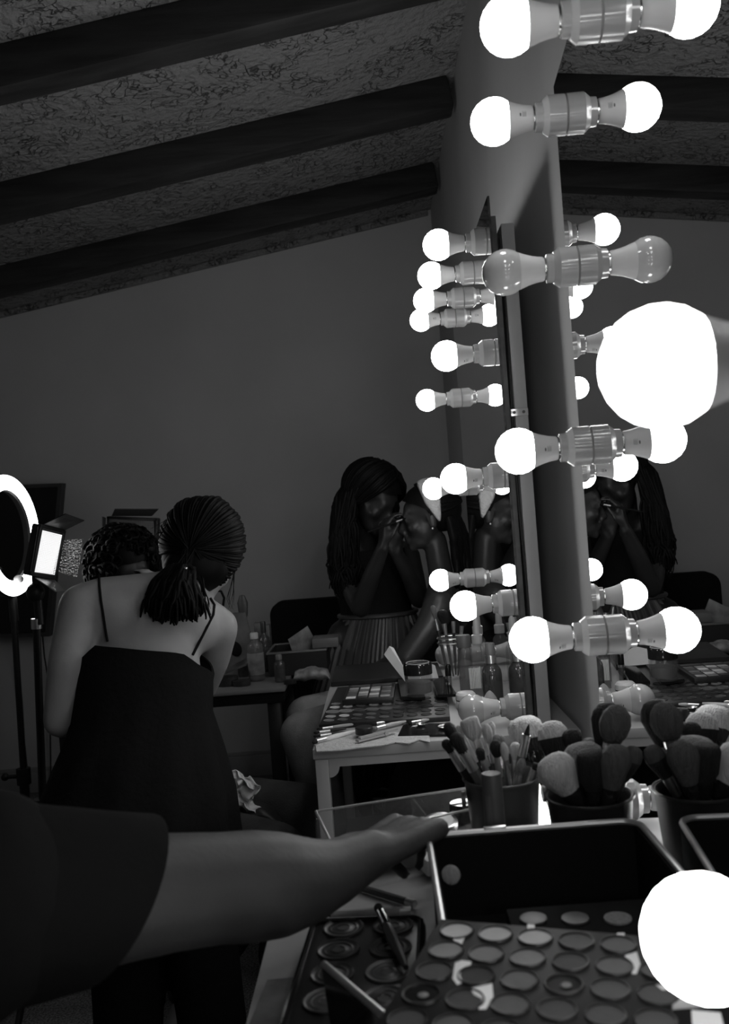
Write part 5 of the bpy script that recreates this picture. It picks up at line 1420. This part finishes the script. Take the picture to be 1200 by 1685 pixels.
MB().tube([jb + V((jr * 0.82 * cos(a), jr * 0.82 * sin(a), jh + 0.0005)) for a in [2 * pi * k / 36 for k in range(37)]], 0.0012, 5).build('lid_ring', M['frost'], jar)
# folded leaflet sticking up, and a card behind the jar
lq = [P(632, 1077, 2.24), P(641, 1063, 2.24), P(663, 1096, 2.22), P(667, 1122, 2.21)]
lf = slab4(lq, 0.0006); lq2 = [lq[1], P(648, 1066, 2.26), P(668, 1104, 2.23), lq[2]]
for a, b in ((lq2, 0.0006),):
    m2 = slab4(a, b); lf.add(m2.v, m2.f)
c_ = lf.build('folded_leaflet', M['paper'], None, 0, loc=tuple(lq[3])); tag(c_, 'white folded leaflet sticking up left of the lidded jar', 'leaflet')
cq = [P(668, 1097, 2.28), P(697, 1086, 2.30), P(716, 1095, 2.30), P(722, 1116, 2.29), P(672, 1118, 2.27)]
mb = MB(); n_ = 5; mb.add(cq + [q + V((0, 0.0012, 0)) for q in cq], [list(range(5)), [5 + k for k in range(5)][::-1]] + [[k, 5 + k, 5 + (k + 1) % 5, (k + 1) % 5] for k in range(5)])
c_ = mb.build('paper_card', M['paper'], None, 0, loc=tuple(cq[4])); tag(c_, 'white pointed card propped behind the lidded jar', 'card')

def onfar(px, py): return Q(px, py, tzz)
# spray bottles and bottles by the mirror
def spray(label, base, r, h, body):
    t = thing('spray_bottle', label, 'bottle', base, group='spray bottles by the farther mirror'); T = Matrix.Translation(base); bh = h * 0.66
    MB().lathe([(0, 0), (r * 0.94, 0), (r, 0.003), (r, bh * 0.80), (r * 0.9, bh * 0.90), (r * 0.50, bh * 0.985), (r * 0.48, bh), (0, bh)], T, 24).build('bottle_body', body, t)
    MB().lathe([(r * 0.66, bh + 0.0003), (r * 0.68, bh + h * 0.115), (r * 0.48, bh + h * 0.13), (0, bh + h * 0.13)], T, 24).build('collar', M['frost'], t)
    MB().lathe([(r * 0.46, bh + h * 0.131), (r * 0.40, bh + h * 0.25), (r * 0.36, bh + h * 0.30), (r * 0.18, bh + h * 0.34), (0, bh + h * 0.33)], T, 20).build('nozzle', M['frost'], t)
spray('clear spray bottle with white nozzle, left of the two by the far mirror', V((0.213, 2.14, tzz)), 0.0190, 0.172, M['glass'])
spray('clear spray bottle with white nozzle touching the far mirror glass', V((0.228, 2.26, tzz)), 0.0190, 0.178, M['glass'])
ab = V((0.2255, 2.00, tzz)); am = thing('pump_bottle', 'rounded amber bottle with chrome collar in front of the spray bottles', 'bottle', tuple(ab)); T = Matrix.Translation(ab)
MB().lathe([(0, 0), (0.0215, 0), (0.0225, 0.003), (0.0225, 0.066), (0.0205, 0.076), (0.0150, 0.084), (0.0115, 0.087), (0.0115, 0.090), (0, 0.090)], T, 28).build('bottle_body', M['amber'], am)
MB().cyl(ab + V((0, 0, 0.0902)), ab + V((0, 0, 0.108)), 0.0130, n=24).build('collar', M['chrome'], am)
MB().lathe([(0, 0.1082), (0.0115, 0.1082), (0.0105, 0.132), (0.009, 0.134), (0, 0.134)], T, 24).build('cap', M['grey'], am)
bottle('tonic_bottle', 'slender clear bottle with grey cap beside the cotton swab pack', 'bottle', V((0.184, 2.17, tzz)), 0.0170, 0.132, M['liquid'], M['grey'], 0.9, 0.22, 1.02)
sw = V((0.196, 2.075, tzz)); sp_ = thing('swab_pack', 'small see-through pack of cotton swabs in front of the slender bottle', 'pack', tuple(sw))
MB().box((0, 0, 0.037), (0.030, 0.016, 0.072), Matrix.Translation(sw), 0.004).build('pack_shell', M['acrylic'], sp_)
mb = MB()
for k in range(8): mb.cyl(sw + V((-0.011 + k * 0.0031, 0.002 * sin(k), 0.004)), sw + V((-0.012 + k * 0.0034, 0.002 * sin(k + 1), 0.068)), 0.0014, n=6)
stuff(mb.build('swabs', M['paper'], sp_))
MB().box((0, -0.0088, 0.014), (0.028, 0.0008, 0.018), Matrix.Translation(sw)).build('label', M['greypaper'], sp_, 0)
pt = V((0.163, 1.975, tzz)); po = thing('cream_jar', 'small glossy white pot with dark band beside the unlit bulb', 'jar', tuple(pt)); T = Matrix.Translation(pt)
MB().lathe([(0, 0), (0.0205, 0), (0.022, 0.002), (0.022, 0.017), (0.0215, 0.018)], T, 30).build('pot_base', M['porcelain2'] if 'porcelain2' in M else M['neck'], po)
MB().lathe([(0.0215, 0.0182), (0.0217, 0.0202)], T, 30).build('dark_band', M['blackgloss'], po)
MB().lathe([(0.0220, 0.0203), (0.0224, 0.022), (0.0215, 0.031), (0.017, 0.036), (0.009, 0.0375), (0, 0.037)], T, 30).build('lid', M['neck'], po)
sp = V((0.212, 1.945, tzz))
c_ = MB().lathe([(0, 0), (0.012, 0), (0.0165, 0.007), (0.0172, 0.014), (0.0135, 0.026), (0.007, 0.036), (0.002, 0.0405), (0, 0.041)], Matrix.Translation(sp), 26).build('beauty_sponge', mat('foam_sponge', 0.30, 0.95, bump=0.3, bscale=300), None, 60, loc=tuple(sp)); tag(c_, 'teardrop make-up sponge beside the amber bottle', 'sponge')
# clear brush holder with chrome bands
bh = V((0.165, 2.34, tzz)); hd = thing('brush_holder', 'clear tall brush holder with chrome bands on the farther table', 'holder', tuple(bh)); T = Matrix.Translation(bh)
MB().lathe([(0, 0), (0.030, 0), (0.031, 0.002), (0.034, 0.110), (0.032, 0.110), (0.029, 0.003), (0, 0.003)], T, 32).build('holder_body', M['acrylic'], hd)
for z_ in (0.092, 0.104): MB().tube([bh + V((0.0345 * cos(a), 0.0345 * sin(a), z_)) for a in [2 * pi * k / 32 for k in range(33)]], 0.0014, 5).build('chrome_band', M['chrome'], hd)
for i, (dx, dy, tx, ty, hz, lab, m_, r_) in enumerate(((-0.012, 0.0, -0.040, 0.0, 0.190, 'pale round-tipped brush leaning left out of the clear holder', 'br_tan', 0.008), (0.0, -0.01, -0.018, -0.01, 0.178, 'broad black brush at the front of the clear holder', 'br_black', 0.014), (0.008, 0.01, 0.012, 0.01, 0.180, 'tall black brush at the back of the clear holder', 'br_black', 0.012), (0.012, -0.004, 0.036, -0.006, 0.168, 'black brush leaning right out of the clear holder', 'br_black', 0.012))):
    brush(lab, bh + V((tx, ty, hz)), bh + V((dx, dy, 0.006)), r_, 0.036, 'dome', m_, ferr=0.03, hm='black', rh=0.0038, grp='brushes in the clear holder')
lg = V((0.142, 2.18, tzz)); lt = thing('lip_gloss', 'small lip gloss tube with chrome bands below the clear holder', 'lip gloss', tuple(lg))
MB().lathe([(0, 0), (0.0075, 0), (0.0075, 0.030), (0, 0.030)], Matrix.Translation(lg), 20).build('tube_body', M['liquid'], lt)
MB().lathe([(0.0080, 0.0302), (0.0080, 0.036), (0.0076, 0.0362)], Matrix.Translation(lg), 20).build('chrome_band', M['chrome'], lt)
MB().lathe([(0.0076, 0.0363), (0.0074, 0.060), (0.006, 0.063), (0, 0.063)], Matrix.Translation(lg), 20).build('cap', M['blackgloss'], lt)

# paper towel under the loose brushes
tw = [(521, 1236), (519, 1224), (560, 1212), (600, 1207), (650, 1205), (706, 1206), (708, 1221), (690, 1217), (672, 1223), (650, 1221), (630, 1226), (590, 1230), (560, 1234)]
q = [Q(a, b, tzz + 0.0022) for a, b in tw]; n_ = len(q); cen = sum(q, V()) / n_
mb = MB(); mb.add(q + [p + V((0, 0, -0.0018)) for p in q], [list(range(n_)), [n_ + k for k in range(n_)][::-1]] + [[k, n_ + k, n_ + (k + 1) % n_, (k + 1) % n_] for k in range(n_)])
c_ = mb.build('paper_towel', M['towel'], None, 0, loc=tuple(q[0])); tag(c_, 'pale paper towel along the front edge of the farther table', 'towel')
G3 = 'brushes laid along the front of the farther table'
fl = [
 ('long slim brush with pale handle end, highest of the laid row', (521, 1200), (602, 1189), 0.0030, 0.014, 'br_black', 'frost', 0.0030),
 ('dark slim brush just below the highest of the laid row', (516, 1206), (570, 1199), 0.0034, 0.014, 'br_black', 'black', 0.0030),
 ('black brush with bright ferrule, third of the laid row', (516, 1212), (574, 1204), 0.0034, 0.016, 'br_black', 'black', 0.0034),
 ('brush with white tapered handle lying lowest on the towel', (514, 1222), (585, 1203), 0.0040, 0.012, 'br_black', 'paper', 0.0046),
 ('short brush with pale ferrule lying right of the small black jar', (612, 1200), (668, 1187), 0.0052, 0.012, 'br_tan', 'frost', 0.0042),
 ('pale handled brush lying at the right end behind the black plate', (672, 1190), (706, 1184), 0.0040, 0.008, 'br_black', 'frost', 0.0034),
 ('dark brush lying along the front of the wide palette', (612, 1192), (660, 1184), 0.0036, 0.012, 'br_black', 'black', 0.0032),
]
for i, (lab, a, b, r_, L_, m_, hm, rh) in enumerate(fl):
    z_ = tzz + 0.0055 + 0.0012 * (i % 2)
    brush(lab, Q(a[0], a[1], z_), Q(b[0], b[1], z_), r_, L_, 'oval', m_, ferr=0.020, hm=hm, rh=rh, grp=G3)
jb2 = Q(600, 1212, tzz + 0.0024); sj = thing('cream_jar', 'tiny black screw jar among the laid brushes', 'jar', tuple(jb2)); T = Matrix.Translation(jb2)
MB().lathe([(0, 0), (0.0165, 0), (0.017, 0.002), (0.017, 0.006), (0, 0.006)], T, 28).build('jar_base', M['glass'], sj)
MB().lathe([(0, 0.0062), (0.0172, 0.0062), (0.0176, 0.018), (0.0165, 0.0195), (0, 0.0195)], T, 28).build('lid', M['black'], sj)
q0, q1 = Q(588, 1220, tzz + 0.006), Q(652, 1204, tzz + 0.006); ax = (q1 - q0).normalized(); fr_ = frame(q0, ax, (0, 0, 1)); Lc = (q1 - q0).length
cl = thing('hair_clip', 'white flat plastic clip lying on the towel', 'clip', tuple(q0))
MB().prism([(-0.001, -0.006), (0.003, -0.006), (0.003, 0.006), (-0.001, 0.006)], Lc * 0.72, fr_).build('lower_arm', M['frost'], cl)
MB().prism([(0.0035, -0.0045), (0.007, -0.0045), (0.007, 0.0045), (0.0035, 0.0045)], Lc * 0.95, fr_ @ Matrix.Translation((0, 0, 0.006))).build('upper_arm', M['frost'], cl)
MB().cyl(fr_ @ V((0.003, -0.008, Lc * 0.7)), fr_ @ V((0.003, 0.008, Lc * 0.7)), 0.0042, n=12).build('hinge', M['frost'], cl)
pq = [Q(a, b, tzz + 0.0040) for a, b in ((655, 1210), (738, 1208), (742, 1190), (665, 1190))]
pt_ = thing('mixing_plate', 'glossy black mixing plate at the front right of the farther table', 'plate', tuple(pq[0] - V((0, 0, 0.003))))
slab4(pq, 0.0030, (0, 0, -1)).build('plate', M['blackgloss'], pt_, 0)
for i, (px, py, r_) in enumerate(((735, 1198, 0.017), (693, 1194, 0.010))):
    c_ = Q(px, py, tzz + 0.0042); MB().lathe([(0, 0.0006), (r_ * 0.6, 0.0009), (r_ * 0.9, 0.004), (r_, 0.0045), (r_ * 1.03, 0.004), (r_ * 0.7, 0.0), (0, 0)], Matrix.Translation(c_), 26).build('dish', M['chrome'], pt_)
sb = V((0.13, 2.28, 0.3405)); bgx = thing('storage_bag', 'slumped black bag on the shelf below the farther table', 'bag', tuple(sb))
mb = MB(); rows = []
for k in range(8):
    t = k / 7; rows.append([sb + V((0.17 * (1 - 0.35 * t * t) * cos(a) * (1 + 0.05 * sin(4 * a + 5 * t)), 0.24 * (1 - 0.3 * t * t) * sin(a), 0.27 * t)) for a in [2 * pi * q / 28 for q in range(28)]])
mb.loft(rows, capends=True); mb.build('bag_body', M['black_cloth'], bgx, 60)
MB().tube([sb + V((0.1 * cos(a), -0.1, 0.26 + 0.07 * sin(a))) for a in [pi * k / 12 for k in range(13)]], 0.009, 8).build('handle', M['black_cloth'], bgx)
